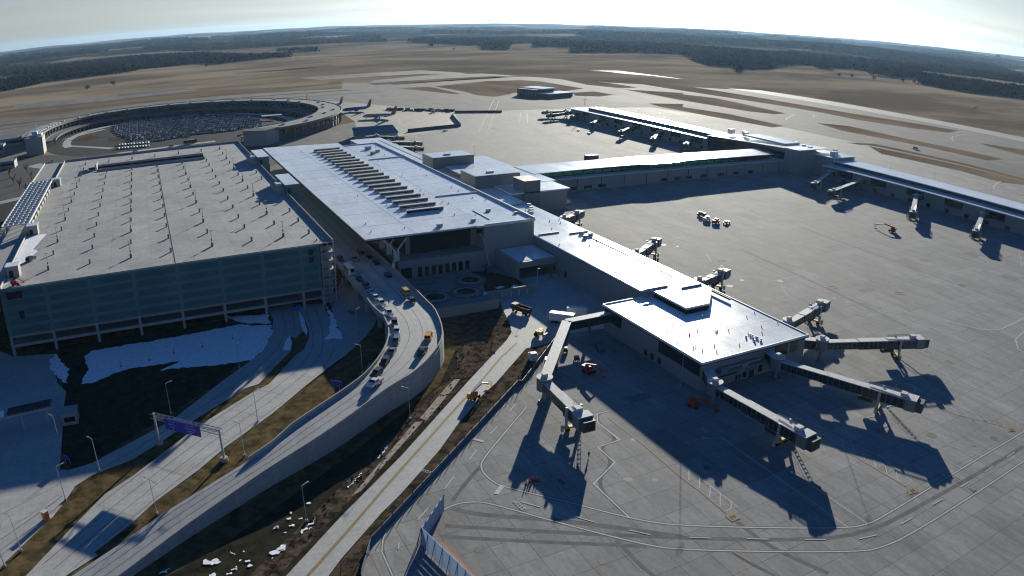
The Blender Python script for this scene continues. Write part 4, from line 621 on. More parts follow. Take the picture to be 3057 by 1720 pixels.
# service block with loading dock beside the terminal
dk = thing('loading_dock', 'low grey loading dock block in the corner between terminal and concourse', 'loading dock', (140, 265, 0))
mb = MB().box(131.3, 132.3, 255.4, 275, 0, 7.0).box(132.3, 148.9, 258.6, 275, 6.0, 7.0).box(132.3, 148.9, 255.2, 258.6, 4.6, 7.0).box(132.3, 148.9, 266, 275, 0, 6.0); mb.build('wall', m_panel, dk)
MB().box(132.5, 148.7, 256.4, 274.6, 7.0, 7.1).build('roof', m_white, dk)
MB().box(133, 148.5, 265.6, 266, .1, 4.6).build('dock_door', m_dark_in, dk)

# concourse, strip along the apron
con = thing('concourse', 'long low concourse with bright white roof running beside the apron', 'concourse', (161, 380, 0))
mb = MB(); mb.box(149.6, 173, 196, 571, 0, 10.2); mb.box(174, 208, 347, 452, 0, 11); mb.build('wall', m_panel, con)
mb = MB(); mb.box(149.8, 153.6, 199, 572.5, 10.3, 11.0); mb.box(153.6, 163.6, 178.7, 572.5, 10.3, 11.0); mb.prism([(163.6, 178.7), (174.2, 190), (174.2, 572.5), (163.6, 572.5)], 10.3, 11.0); mb.box(174.2, 209.5, 346, 455, 11.2, 11.9); mb.build('roof', m_white, con)
mb = MB(); mb.box(149.7, 150.0, 198, 275, 9.6, 10.35); mb.box(153.9, 163.4, 178.55, 178.8, 8.6, 10.3); mb.box(153.6, 153.9, 178.8, 199, 8.6, 10.3); mb.box(174.0, 174.3, 180, 570, 9.7, 10.35); mb.build('roof_edge_trim', m_trim, con)
mb = MB()
for y in (198, 274, 330, 455): mb.box(151, 161, y, y+.5, 11.0, 11.5); mb.box(164, 173, y-4, y-3.5, 11, 11.5)
mb.box(169, 169.2, 205, 270, 11, 11.2); mb.box(169, 169.2, 460, 560, 11, 11.2); mb.each('roof_curb', m_panel, con)
mb = MB()
for k in range(40):
    x, y = rnd.uniform(151, 173), rnd.uniform(200, 560); mb.box(x, x+.3, y, y+.3, 11, 11.6)
for x, y in ((166, 262), (168, 268), (170, 264), (165, 308), (167, 312), (169, 316), (171, 322)): mb.box(x, x+1.8, y, y+1, 11, 12.2)
mb.each('rooftop_unit', m_steel, con)
mb = MB(); mb.box(149.45, 149.62, 257.5, 258.6, .5, 2.8).box(149.45, 149.62, 248, 249.6, .5, 2.8); mb.each('door', m_dark_in, con)
# pier block
pier = thing('pier_building', 'square white-roofed pier block at the near end of the concourse', 'pier building', (156, 173, 0))
mb = MB().box(134.9, 177.4, 147.9, 198, 0, 8.1); mb.build('wall', m_panel, pier)
mb = MB(); mb.box(134.2, 153.8, 147.2, 198.5, 8.15, 8.6); mb.box(153.8, 178, 147.2, 178.8, 8.15, 8.6); mb.box(163.4, 178, 178.8, 198.5, 8.15, 8.6); mb.build('roof', m_white, pier)
mb = MB(); mb.box(134.1, 178.1, 147.1, 198.6, 7.9, 8.15); mb.build('roof_edge_trim', m_trim, pier)
mb = MB().box(134.2, 134.5, 147.5, 198.4, 8.6, 8.85).box(134.2, 178, 147.2, 147.5, 8.6, 8.85).box(134.5, 152, 198.2, 198.5, 8.6, 8.9).box(177.7, 178, 147.5, 198, 8.6, 8.85); mb.build('roof_parapet', m_white2, pier)
for (a, b, z0, z1) in ((188, 197.6, 4.0, 7.7), (148.5, 168, 4.2, 7.7)): MB().box(134.75, 134.88, a, b, z0, z1).build('window_band', m_glass, pier)
for a in (173.3, 170, 166.3): MB().box(134.75, 134.88, a, a+1.6, .6, 2.4).build('window', m_glass, pier)
for (a, b, z0, z1) in ((141, 149, 2.6, 3.8), (152, 157, 2.8, 4.2), (157.8, 159.4, 1.0, 4.2), (151.5, 153, .6, 2.1), (154, 156, .1, 2.2), (164, 169.5, 4.3, 7.7), (171, 174, 4.3, 7.5), (148.7, 149.4, .4, 1.8), (150, 150.6, .4, 1.8)): MB().box(a, b, 147.7, 147.88, z0, z1).build('window', m_glass, pier)
mb = MB().box(135.2, 163, 145.6, 147.8, 4.4, 4.7).build('service_ledge', m_panel, pier)
MB().tube((142, 146.8, 5.5), (157, 146.8, 5.5), .35, 8).build('duct', m_panel, pier)
MB().box(141, 143.5, 146, 147.6, 4.7, 5.9).box(149, 151.5, 146, 147.6, 4.7, 6).each('wall_unit', m_panel, pier)
MB().box(134.2, 153.8, 163, 163.12, 8.6, 8.63).box(153.9, 178, 163, 163.12, 8.6, 8.63).box(146, 146.12, 148, 198, 8.6, 8.62).build('roof_seam', m_steel, pier)
mb = MB()
for k in range(26):
    x, y = rnd.uniform(136, 177), rnd.uniform(149, 177); mb.box(x, x+.2, y, y+.2, 8.6, 9.1)
for k in range(9): x, y = 160+rnd.uniform(-2, 2), 153+rnd.uniform(-2, 3); mb.box(x, x+.5, y, y+.3, 8.6, 9.2)
mb.each('roof_vent', m_steel, pier)
pier.location += Vector((-.9, -1.1, 0)); pier.scale = (1, 1, 1.07)
# penthouses on the concourse roof
for (x0, x1, y0, y1, z0, z1, lab) in ((163.4, 190.5, 430, 448.6, 11, 18, 'grey windowless penthouse block with white roof, the farther of two over the concourse'),
                                  (163.5, 190.4, 367.8, 387.6, 11, 18, 'grey windowless penthouse block with white roof, the nearer of two over the concourse'),
                                  (168, 190, 399, 425, 11.9, 13.3, 'low white-topped plant box between the two grey penthouses')):
    t = thing('penthouse', lab, 'penthouse', ((x0+x1)/2, (y0+y1)/2, z0), 'penthouse blocks over the concourse')
    MB().box(x0, x1, y0, y1, z0-.6, z1-.35).build('wall', m_pent, t)
    MB().box(x0-.15, x1+.15, y0-.15, y1+.15, z1-.35, z1).build('parapet', m_panel_d, t)
    MB().box(x0+.5, x1-.5, y0+.5, y1-.5, z1, z1+.08).build('roof', m_white, t)
    MB().box(x0+10, x0+14, y0+6, y0+8, z1+.08, z1+.8).each('rooftop_unit', m_steel, t)
twr = thing('stair_block', 'grey stair block standing against the nearer penthouse beside the apron', 'stair block', (186, 352, 0))
MB().box(181.7, 191.2, 346, 359, 0, 17.6).build('wall', m_pent, twr); MB().box(181.5, 191.4, 345.8, 359.2, 17.6, 17.9).build('roof', m_panel_d, twr)
blk = thing('link_block', 'green grey block with white roof where the glazed link leaves the concourse', 'link block', (200, 369, 0))
MB().box(188.5, 212, 366.5, 385, 0, 11.4).build('wall', material('green_grey_panel', (.16, .22, .17), .6, .3, var=.1, vscale=.2), blk); MB().box(188.3, 212.3, 366.2, 385, 11.6, 12.0).build('roof', m_white, blk)
MB().box(188.6, 213, 364.5, 366.2, 5.2, 6.0).build('ledge', m_white2, blk)
# glazed connector
cn = thing('connector_building', 'long glazed connector with white roof crossing the apron', 'connector', (310, 397, 0))
MB().box(209.6, 413, 383.6, 411.5, 0, 7.6).build('wall', m_panel, cn)
mb = MB(); mb.box(209.6, 413, 383.2, 412, 7.6, 8.2); mb.build('ledge', m_white2, cn)
mb = MB(); mb.prism([(209, 386.6), (284, 388.4), (292, 385.2), (314, 384.8), (324, 387.8), (405, 388), (410, 411), (209, 412.5)], 11.6, 12.1); mb.box(284, 312, 412.5, 418, 8, 11); mb.build('roof', m_white, cn)
mb = MB()
for x in np.arange(210, 405, 7.0): mb.box(x, x+.45, 390.2, 390.6, 8.2, 11.6).box(x, x+.45, 410.4, 410.8, 8.2, 11.6)
mb.box(210, 405, 390.2, 390.7, 8.2, 8.6).box(210, 405, 390.2, 390.7, 10.5, 11.6).box(210, 405, 410.3, 410.8, 10.6, 11.6).box(372, 404, 391, 410, 8.2, 11.5).build('window_frame', m_trim, cn)
gl = bpy.data.materials.new('green_tinted_glass'); gl.use_nodes = True; t_ = gl.node_tree; t_.nodes.clear()
o1 = t_.nodes.new('ShaderNodeOutputMaterial'); m1 = t_.nodes.new('ShaderNodeMixShader'); g1 = t_.nodes.new('ShaderNodeBsdfGlossy'); r1 = t_.nodes.new('ShaderNodeBsdfTransparent'); g1.inputs['Roughness'].default_value = .05; r1.inputs['Color'].default_value = (.5, .9, .72, 1); m1.inputs[0].default_value = .12
t_.links.new(r1.outputs[0], m1.inputs[1]); t_.links.new(g1.outputs[0], m1.inputs[2]); t_.links.new(m1.outputs[0], o1.inputs[0])
mb = MB()
for x in np.arange(210.45, 371, 7.0): mb.box(x, x+6.5, 390.3, 390.4, 8.6, 10.5)
mb.each('window', gl, cn)
mb = MB()
for x in np.arange(210.45, 371, 7.0): mb.box(x, x+6.5, 410.5, 410.6, 8.3, 10.6)
mb.each('rear_window', gl, cn)
mb = MB()
for x in (232, 242, 252, 300, 311, 320, 333, 348, 362, 376): mb.box(x, x+5.4, 383.45, 383.58, .8, 2.8)
mb.each('dock_window', m_glass, cn)
mb = MB()
for x in range(220, 410, 17): mb.box(x, x+.3, 383.3, 383.6, 0, 7.6)
mb.each('wall_joint', m_panel_d, cn)
# centre hall of the far concourse
ch = thing('gate_hall', 'tall dark glazed hall where the connector meets the far concourse', 'gate hall', (428, 420, 0))
cp = [(411.5, 369.5), (446, 371), (446, 474), (416, 474)]
def zc(x, y): return 17.6-(y-370)*.052
MB().prism([(412, 384), (445, 384), (445, 473), (416.5, 473)], 0, lambda x, y: zc(x, y)-.5).build('wall', m_glass, ch)
MB().box(412, 428, 369.6, 384, 0, 17.3).build('corner_tower', m_panel, ch)
mb = MB(); o_ = cp; v = [(x, y, zc(x, y)-.45) for x, y in o_]+[(x, y, zc(x, y)) for x, y in o_]; mb.add(v, [(0, 1, 2, 3), (4, 5, 6, 7), (0, 1, 5, 4), (1, 2, 6, 5), (2, 3, 7, 6), (3, 0, 4, 7)]); mb.build('roof', m_white, ch)
MB().box(428, 452, 352, 384, 0, 14.2).build('side_wing', m_panel, ch); MB().box(427.8, 452.2, 351.8, 369.4, 14.2, 14.6).build('side_wing_roof', m_white, ch)
mb = MB().box(424, 441, 396, 440, 16.4, 17.6); mb.build('raised_roof', m_white, ch)
mb = MB()
for x, y, s in ((432, 447, 2), (438, 455, 1.6), (440, 400, 1.8), (436, 388, 1.4), (434, 380, 1.6), (446, 366, 1.5), (440, 360, 1.3), (434, 358, 1.7), (430, 462, 2.4)): mb.box(x, x+2*s, y, y+1.4*s, 14.5, 16+s)
mb.each('rooftop_unit', m_white2, ch)
MB().box(402, 411.9, 384, 470, 0, 8).build('lower_wall', m_panel, ch) if False else None
def wing(name_lab, y0, y1, x0, x1, far):
    t = thing('concourse_wing', name_lab, 'concourse wing', ((x0+x1)/2, (y0+y1)/2, 0))
    MB().box(x0+3.2, x1-1, y0, y1, 0, 9.3).build('wall', m_panel, t)
    MB().box(x0, x1, y0-.5, y1+1.5, 9.4, 10.0).build('lower_roof', m_white, t)
    ya, yb = (y0, y1-22) if far else (y0+34, y1)
    MB().box(x0+11, x1-4, ya, yb, 10.0, 12.0).build('clerestory', m_panel_d, t)
    MB().box(x0+10, x1-3, ya-.5, yb+.5, 12.0, 12.5).build('roof', m_white, t)
    mb = MB()
    y = y0+6
    while y < y1-16:
        mb.box(x0+3.05, x0+3.18, y, y+13, 4.4, 8.8); y += 29
    mb.each('window_band', m_glass, t)
    mb = MB()
    for k in range(int((y1-y0)/14)): mb.box(x0+3.05, x0+3.18, y0+5+k*14, y0+8+k*14, .4, 2.6)
    mb.each('door', m_dark_in, t)
    mb = MB()
    for k in range(int((y1-y0)/9)): mb.box(x1-2+rnd.uniform(-1, 1), x1-1, y0+k*9, y0+k*9+1.4, 10, 11.2)
    mb.each('rooftop_unit', m_steel, t)
    return t
wing('far concourse wing left of the glazed hall with dark clerestory band', 474, 690, 413, 444, True)
wing('near concourse wing right of the glazed hall running out of view', 120, 352, 419, 451, False)

# ---------------- elevated road
L3, R3 = D['L'], D['R']
def para(P, n=60):
    P = np.array(P, float); d = np.r_[0, np.cumsum(np.hypot(np.diff(P[:, 0]), np.diff(P[:, 1])))]
    return P, d
Lp = [(66, 500, 7.3), (66, 300, 7.3)]+[p for p in L3 if p[1] < 270 and p != (66.2, 228.9, 7.3)]
Rp = [(84.5, 500, 7.3), (84.5, 300, 7.3)]+[p for p in R3 if p[1] < 270]
Lp += [(-34, 131, .25)]; Rp += [(-32, 122.0, .25)]
def resamp(P, n):
    P = np.array(P, float)
    # smooth
    for _ in range(2):
        Q = [P[0]]
        for a, b in zip(P[:-1], P[1:]): Q += [a*.75+b*.25, a*.25+b*.75]
        Q.append(P[-1]); P = np.array(Q)
    d = np.r_[0, np.cumsum(np.linalg.norm(np.diff(P[:, :2], axis=0), axis=1))]; s = np.linspace(0, d[-1], n)
    return np.c_[np.interp(s, d, P[:, 0]), np.interp(s, d, P[:, 1]), np.interp(s, d, P[:, 2])]
NS = 110; LL = resamp(Lp, NS); RR = resamp(Rp, NS)
zz = (LL[:, 2]+RR[:, 2])/2; LL[:, 2] = zz; RR[:, 2] = zz
via = thing('elevated_road', 'curved concrete approach road on walls climbing to the terminal', 'elevated road', (60, 190, 0))
mb = MB(); vs = [tuple(p) for p in LL]+[tuple(p) for p in RR]; lo_ = [(x, y, max(z-1.2, 0.0)) for x, y, z in vs]
mb.add(vs+lo_, [(i, i+1, NS+i+1, NS+i) for i in range(NS-1)]+[(2*NS+i, 2*NS+i+1, 3*NS+i+1, 3*NS+i) for i in range(NS-1)]+[(i, i+1, 2*NS+i+1, 2*NS+i) for i in range(NS-1)]+[(NS+i, NS+i+1, 3*NS+i+1, 3*NS+i) for i in range(NS-1)])
mb.build('road_deck', m_deckroad, via)
def ribbon(P, w, z0f, z1f, side):
    """vertical wall along P, w thick towards side"""
    P = np.array(P); n = len(P); T_ = np.gradient(P[:, :2], axis=0); T_ /= np.linalg.norm(T_, axis=1, keepdims=True)+1e-9
    Nn = np.c_[-T_[:, 1], T_[:, 0]]*side; A = P[:, :2]; B = A+Nn*w
    vs = [(A[i, 0], A[i, 1], z0f(P[i, 2])) for i in range(n)]+[(B[i, 0], B[i, 1], z0f(P[i, 2])) for i in range(n)]+[(A[i, 0], A[i, 1], z1f(P[i, 2])) for i in range(n)]+[(B[i, 0], B[i, 1], z1f(P[i, 2])) for i in range(n)]
    fs = []
    for i in range(n-1):
        j = i+1; fs += [(i, j, 2*n+j, 2*n+i), (n+i, n+j, 3*n+j, 3*n+i), (2*n+i, 2*n+j, 3*n+j, 3*n+i), (i, j, n+j, n+i)]
    fs += [(0, n, 3*n, 2*n), (n-1, 2*n-1, 4*n-1, 3*n-1)]
    return MB().add(vs, fs)
kw = [i for i in range(NS) if RR[i, 1] < 226]; k0 = kw[0]
mb = ribbon(RR, .35, lambda z: z-.3, lambda z: z+1.0, 1); mb.build('parapet', m_retain, via)
kl = NS-14
mb = ribbon(LL[:kl], .35, lambda z: z-.3, lambda z: z+1.0, -1); mb.build('parapet', m_retain, via)
mb = ribbon(RR[k0:], .5, lambda z: -.1, lambda z: z-.25, 1); mb.build('retaining_wall', m_retain, via)
kL0 = [i for i in range(NS) if LL[i, 1] < 222][0]
mb = ribbon(LL[kL0:], .5, lambda z: -.1, lambda z: z-.25, -1); mb.build('retaining_wall', m_retain, via)
mb = MB()
for y in np.arange(232, 500, 15):
    for x in (67.5, 83): mb.box(x-.7, x+.7, y-.7, y+.7, 0, 6.2)
    mb.box(66.3, 84.2, y-.8, y+.8, 4.9, 6.15)
mb.each('pier', m_conc, via)
mb = MB()
for f in (.27, .52, .76):
    pts = LL*(1-f)+RR*f
    for i in range(NS-1):
        if f != .52 and i % 3 == 2 and False: continue
        a, b = pts[i], pts[i+1]; d = (b-a)[:2]; d = d/np.linalg.norm(d); nx, ny = -d[1]*.1, d[0]*.1
        mb.add([(a[0]+nx, a[1]+ny, a[2]+.03), (a[0]-nx, a[1]-ny, a[2]+.03), (b[0]-nx, b[1]-ny, b[2]+.03), (b[0]+nx, b[1]+ny, b[2]+.03)], [(0, 1, 2, 3)])
mb.build('lane_line', m_wline, via)
mb = MB()
for f in (.14, .39, .64, .88):
    pts = LL*(1-f)+RR*f
    for i in range(NS-1):
        a, b = pts[i], pts[i+1]; d = (b-a)[:2]; d = d/np.linalg.norm(d); nx, ny = -d[1]*.08, d[0]*.08
        mb.add([(a[0]+nx, a[1]+ny, a[2]+.03), (a[0]-nx, a[1]-ny, a[2]+.03), (b[0]-nx, b[1]-ny, b[2]+.03), (b[0]+nx, b[1]+ny, b[2]+.03)], [(0, 1, 2, 3)])
mb.build('deck_joint', m_panel_d, via)['kind'] = 'stuff'
sw = thing('retaining_wall', 'short curved concrete wall at the foot of the elevated road', 'wall', (58, 196, 0))
ribbon([(54.8, 203.5, 0), (53.3, 200, 0), (53, 197, 0), (54, 194.5, 0), (56, 192.6, 0), (57.4, 191.2, 0)], .4, lambda z: 0, lambda z: 1.6, 1).build('wall', m_retain, sw)
# plaza with round planters
sheet('plaza', [[(86.5, 231), (110, 231.2), (111, 240), (131, 241), (131, 275), (89, 275), (86, 255)]], .3, material('plaza_paving', (.26, .255, .25), .85, .2, col2=(.16, .155, .15), vscale=.25), thick=.29)
pw = thing('plaza_wall', 'grey screen wall around the circular planter plaza', 'wall', (100, 231, 0))
mb = MB().box(86.3, 111, 230.6, 231, 0, 3.6).box(111, 111.4, 230.6, 240, 0, 3.4).box(111.4, 131.4, 239.6, 240, 0, 3.2); mb.build('wall', m_panel, pw)
mb = MB()
for x in (113, 116.5, 120, 123.5, 127): mb.box(x, x+.3, 238.4, 239.6, 0, 2.2)
mb.each('bracket', m_white2, pw)
for (cx, cy, r_, s) in ((114, 262, 4.4, 'farthest'), (107, 250, 4.4, 'nearest to the screen wall corner'), (94.5, 250, 4.4, 'nearest to the elevated road')):
    t = thing('planter', 'round stepped stone planter on the plaza, the one %s' % s, 'planter', (cx, cy, .3), 'round planters on the plaza')
    for k, (a, b, h) in enumerate(((1, .85, .45), (1.45, 1.36, .18))):
        ring = MB(); n = 32
        vs = []
        for rr, z in ((r_*a, .3), (r_*a, .3+h), (r_*b, .3+h), (r_*b, .3)): vs += [(cx+rr*math.cos(i*2*math.pi/n), cy+rr*math.sin(i*2*math.pi/n), z) for i in range(n)]
        ring.add(vs, [(q*n+i, q*n+(i+1) % n, (q+1)*n+(i+1) % n, (q+1)*n+i) for q in range(3) for i in range(n)]); ring.build('stone_ring', m_retain if k == 0 else m_panel_d, t)
    MB().prism([(cx+r_*.85*math.cos(i*math.pi/16), cy+r_*.85*math.sin(i*math.pi/16)) for i in range(32)], .31, .6).build('soil', m_soil, t)
sheet('planting_bed', [[(112, 243), (131, 243), (131.2, 256), (126, 268), (118, 272), (121, 262), (116, 254)]], .33, m_dark)
sheet('snow_patch', [[(111.5, 244), (117, 244.5), (118, 247), (113, 247.5)], [(119, 248), (123, 249), (122, 251), (119, 250)], [(124, 247), (128, 248), (127, 250)]], .36, m_snow)
# ---------------- vehicles
paints = {}
def paint(nm, c):
    if nm not in paints: paints[nm] = material(nm+'_car_paint', c, .32, .5)
    return paints[nm]
PC = {'white': (.55, .55, .55), 'black': (.012, .012, .014), 'grey': (.13, .135, .14), 'silver': (.26, .27, .28), 'red': (.16, .02, .018), 'blue': (.03, .06, .15), 'dark': (.035, .037, .042), 'yellow': (.55, .36, .02), 'orange': (.62, .27, .03)}
def body_profile(kind):
    if kind == 'sedan': return [(-2.3, .35), (-2.35, .8), (-1.7, .95), (-1.1, 1.42), (.45, 1.45), (1.15, .98), (2.2, .82), (2.3, .35)]
    if kind == 'suv': return [(-2.3, .4), (-2.35, 1.05), (-2.1, 1.72), (.3, 1.75), (1.05, 1.15), (2.2, 1.0), (2.3, .4)]
    if kind == 'van': return [(-2.5, .4), (-2.5, 2.05), (1.0, 2.1), (1.75, 1.3), (2.45, 1.1), (2.5, .4)]
    if kind == 'pickup': return [(-2.8, .5), (-2.8, 1.15), (-.75, 1.15), (-.6, 1.82), (.9, 1.85), (1.5, 1.25), (2.7, 1.1), (2.8, .5)]
def car_mb(kind, simple=False):
    p = body_profile(kind); w = {'sedan': .9, 'suv': .95, 'van': 1.0, 'pickup': 1.0}[kind]
    zb = max(z for x, z in p); mid = .95 if kind != 'van' else 1.2
    body = MB(); n = len(p)
    def ww(z): return w*(1 if z < mid+.1 else .86)
    vs = [(x, ww(z), z) for x, z in p]+[(x, -ww(z), z) for x, z in p]
    body.add(vs, [tuple(range(n))[::-1], tuple(range(n, 2*n))]+[(i, (i+1) % n, n+(i+1) % n, n+i) for i in range(n)])
    return body, w, p
GI = {'sedan': ((-1.05, 1.38, -1.62, .98), (.5, 1.4, 1.1, 1.02), (-1.2, .7, .98, 1.36)), 'suv': ((-2.14, 1.65, -2.33, 1.1), (.36, 1.68, 1.0, 1.2), (-2.0, .45, 1.12, 1.6)),
      'van': ((-2.52, 1.9, -2.52, 1.2), (1.06, 2.02, 1.7, 1.36), (-2.2, 1.0, 1.3, 1.9)), 'pickup': ((-.69, 1.75, -.79, 1.2), (.96, 1.78, 1.45, 1.3), (-.45, .9, 1.22, 1.7))}
def make_car(kind, colr, label, group, name='car', loc=(0, 0, 0), rz=0, cat='car'):
    t = thing(name, label, cat, loc, group, rz)
    body, w, p = car_mb(kind); body.build('body', paint(colr, PC[colr]), t, world=False)
    rear, front, side = GI[kind]
    def pane(a, nx):
        x0, z0, x1, z1 = a; d = .03*nx
        return MB().add([(x0+d, -w*.8, z0+.03), (x0+d, w*.8, z0+.03), (x1+d, w*.86, z1+.03), (x1+d, -w*.86, z1+.03)], [(0, 1, 2, 3)])
    pane(front, 1).build('windscreen', m_glass, t, world=False); pane(rear, -1).build('rear_window', m_glass, t, world=False)
    for s in (1, -1):
        x0, x1, z0, z1 = side
        MB().add([(x0-.2, s*(w+.01), z0+.04), (x1+.35, s*(w+.01), z0+.04), (x1-.1, s*(w*.86+.03), z1), (x0+.1, s*(w*.86+.03), z1)], [(0, 1, 2, 3)]).build('side_window', m_glass, t, world=False)
    for x in (-1.4, 1.45):
        for s in (1, -1): MB().tube((x, s*(w-.22), .33), (x, s*(w+.02), .33), .34, 10).build('wheel', m_blk, t, world=False)
    return t
G_ = 'cars on the elevated road'
cars = [ # x,y,z,heading deg (0 = +x), kind, colour, label
(69.0, 288.5, 7.3, -90, 'suv', 'dark', 'dark car beside the garage corner, nearest the stair tower'),
(74.2, 286.2, 7.3, -90, 'sedan', 'silver', 'silver car in the centre lane in front of the terminal columns'),
(79.0, 294.0, 7.3, 90, 'pickup', 'dark', 'dark pickup at the terminal kerb, farthest under the roof'),
(80.4, 286.2, 7.3, 90, 'sedan', 'black', 'black car at the terminal kerb behind the dark pickup'),
(80.6, 277.8, 7.3, 90, 'suv', 'black', 'black car at the terminal kerb just outside the roof edge'),
(69.0, 261.4, 7.3, -90, 'suv', 'dark', 'dark large car behind the white bus on the left lane'),
(69.2, 252.6, 7.3, -90, 'suv', 'red', 'dark red car at the head of the parked row'),
(69.0, 246.0, 7.3, -90, 'sedan', 'white', 'first white car after the dark red one in the parked row'),
(68.9, 240.2, 7.3, -90, 'sedan', 'white', 'white car in the middle of the three white cars of the parked row'),
(68.9, 233.8, 7.3, -90, 'suv', 'white', 'third white car of the row, with a person standing beside it'),
(80.0, 261.0, 7.3, 90, 'suv', 'black', 'black car at the right kerb beside the terminal sign'),
(79.8, 240.8, 7.3, 90, 'van', 'yellow', 'yellow taxi van at the right kerb by the plaza'),
(79.3, 232.6, 7.3, 90, 'sedan', 'dark', 'dark car following the yellow taxi van'),
(68.4, 224.2, 7.3, -92, 'suv', 'white', 'white large car where the sunlit part of the road begins'),
(67.4, 215.4, 7.27, -105, 'suv', 'dark', 'dark car first in the sunlit bend, behind the white large car'),
(65.8, 208.6, 7.18, -112, 'suv', 'white', 'white car with sunlit roof in the middle of the bend'),
(63.4, 202.0, 7.06, -118, 'suv', 'grey', 'grey car in the bend behind the white sunlit car'),
(60.0, 195.8, 6.92, -123, 'sedan', 'grey', 'dark grey car low in the bend'),
(55.9, 190.0, 6.78, -128, 'suv', 'black', 'black car second from the white pickup'),
(51.7, 184.4, 6.56, -138, 'suv', 'dark', 'dark car just above the white pickup'),
(73.3, 200.6, 7.14, 60, 'van', 'orange', 'orange van in the right lane of the bend'),
(67.9, 191.8, 6.95, 50, 'pickup', 'black', 'black pickup following the orange van in the bend')]
for x, y, z, h, kd, c, lab in cars: make_car(kd, c, lab, G_, 'car' if kd in ('sedan', 'suv') else ('van' if kd == 'van' else 'pickup_truck'), (x, y, z+.04), R(h), {'van': 'van', 'pickup': 'pickup'}.get(kd, 'car'))
make_car('pickup', 'white', 'white pickup truck lowest on the elevated road', G_, 'pickup_truck', (49.8, 179.6, 6.33), R(-142), 'pickup')
make_car('suv', 'black', 'lone black car parked beside the snow on the garage deck', None, 'car', (-48.6, 293.2, 23.24), R(62))
make_car('sedan', 'grey', 'grey car in the shade under the elevated road by its piers', None, 'car', (62, 248, .1), R(90))
make_car('sedan', 'silver', 'silver car parked under the dock block beside the concourse wall', None, 'car', (146, 252, .2), R(70))
def bus(name, lab, loc, rz, L, c, cat='bus', grp=None):
    t = thing(name, lab, cat, loc, grp, rz)
    MB().box(-L/2, L/2, -1.25, 1.25, .45, 3.1).build('body', paint(c, PC[c]), t, world=False)
    MB().box(-L/2+.3, L/2-.3, -1.28, 1.28, 1.5, 2.5).each('window_band', m_glass, t, world=False)
    MB().box(L/2-.05, L/2+.04, -1.1, 1.1, 1.2, 2.6).build('windscreen', m_glass, t, world=False)
    MB().box(-L/4, L/4, -.8, .8, 3.1, 3.3).build('roof_unit', m_white2, t, world=False)
    for x in (-L/3.2, L/3.2):
        for s in (1, -1): MB().tube((x, s*.95, .48), (x, s*1.27, .48), .48, 10).build('wheel', m_blk, t, world=False)
    return t
bus('shuttle_bus', 'small white-roofed shuttle bus on the left lane of the elevated road', (67.9, 271.5, 7.34), R(-90), 7, 'white')
bus('coach', 'long dark coach on the road beside the circular terminal', (37.5, 713.7, .2), R(17), 12.5, 'dark')
# heavy vehicles
def truck(name, lab, loc, rz, c, bed, cat):
    t = thing(name, lab, cat, loc, None, rz)
    MB().box(1.6, 3.7, -1.15, 1.15, .9, 2.9).build('cab', c, t, world=False); MB().box(3.66, 3.76, -1, 1, 1.8, 2.7).build('windscreen', m_glass, t, world=False)
    mb = MB(); mb.box(-4, 1.4, -1.2, 1.2, .9, 1.15); mb.box(-4, 1.4, -1.2, -1.05, 1.1, 2.5); mb.box(-4, 1.4, 1.05, 1.2, 1.1, 2.5); mb.box(1.25, 1.4, -1.2, 1.2, 1.1, 2.8); mb.box(-4, -3.85, -1.2, 1.2, 1.1, 2.3); mb.build('bed', bed, t, world=False)
    for x in (-3.2, -2, 2.6):
        for s in (1, -1): MB().tube((x, s*.85, .52), (x, s*1.22, .52), .52, 10).build('wheel', m_blk, t, world=False)
    return t
truck('dump_truck', 'dark reddish dump truck on the service yard beside the dirt slope', (116.2, 223, .2), R(112), m_panel_d, material('rusty_bed', (.09, .035, .02), .7, .2), 'dump truck')
def trailer(lab, loc, rz, L):
    t = thing('box_trailer', lab, 'trailer', loc, 'white trailers by the passenger bridge', rz)
    MB().box(-L/2, L/2, -1.3, 1.3, 1.0, 3.7).build('body', m_white2, t, world=False); MB().box(-L/2+.3, L/2-.3, -.6, .6, .75, 1.0).build('chassis', m_trim, t, world=False)
    MB().box(-L/2-.04, -L/2, -1.1, 1.1, 1.2, 3.5).each('door', m_steel, t, world=False)
    for x in (-L/2+1.2, -L/2+2.4):
        for s in (1, -1): MB().tube((x, s*.9, .5), (x, s*1.3, .5), .5, 10).build('wheel', m_blk, t, world=False)
trailer('white box trailer left of the bridge bend, the longer one', (124.4, 208.3, .2), R(-45), 8.5)
trailer('white box trailer behind the bridge bend, the shorter one', (131.8, 210.5, .2), R(-45), 7)
def roller(loc, rz):
    t = thing('road_roller', 'yellow compactor roller at the end of the service road', 'road roller', loc, None, rz)
    MB().box(-1.6, .6, -.9, .9, .8, 1.9).build('engine_cover', m_yel, t, world=False); MB().box(.6, 1.4, -.5, .5, .7, 1.2).build('frame', m_trim, t, world=False)
    MB().tube((1.9, -1, .75), (1.9, 1, .75), .75, 16).build('drum', m_steel, t, world=False)
    MB().box(-.6, .7, -.75, .75, 2.6, 2.75).build('canopy', m_yel, t, world=False)
    mb = MB()
    for x in (-.5, .6):
        for y in (-.7, .7): mb.tube((x, y, 1.8), (x, y, 2.65), .05, 4)
    mb.each('canopy_post', m_trim, t, world=False)
    for s in (1, -1): MB().tube((-1.3, s*.7, .7), (-1.3, s*1.15, .7), .7, 10).build('wheel', m_blk, t, world=False)
roller((112.3, 201.4, .2), R(-60))
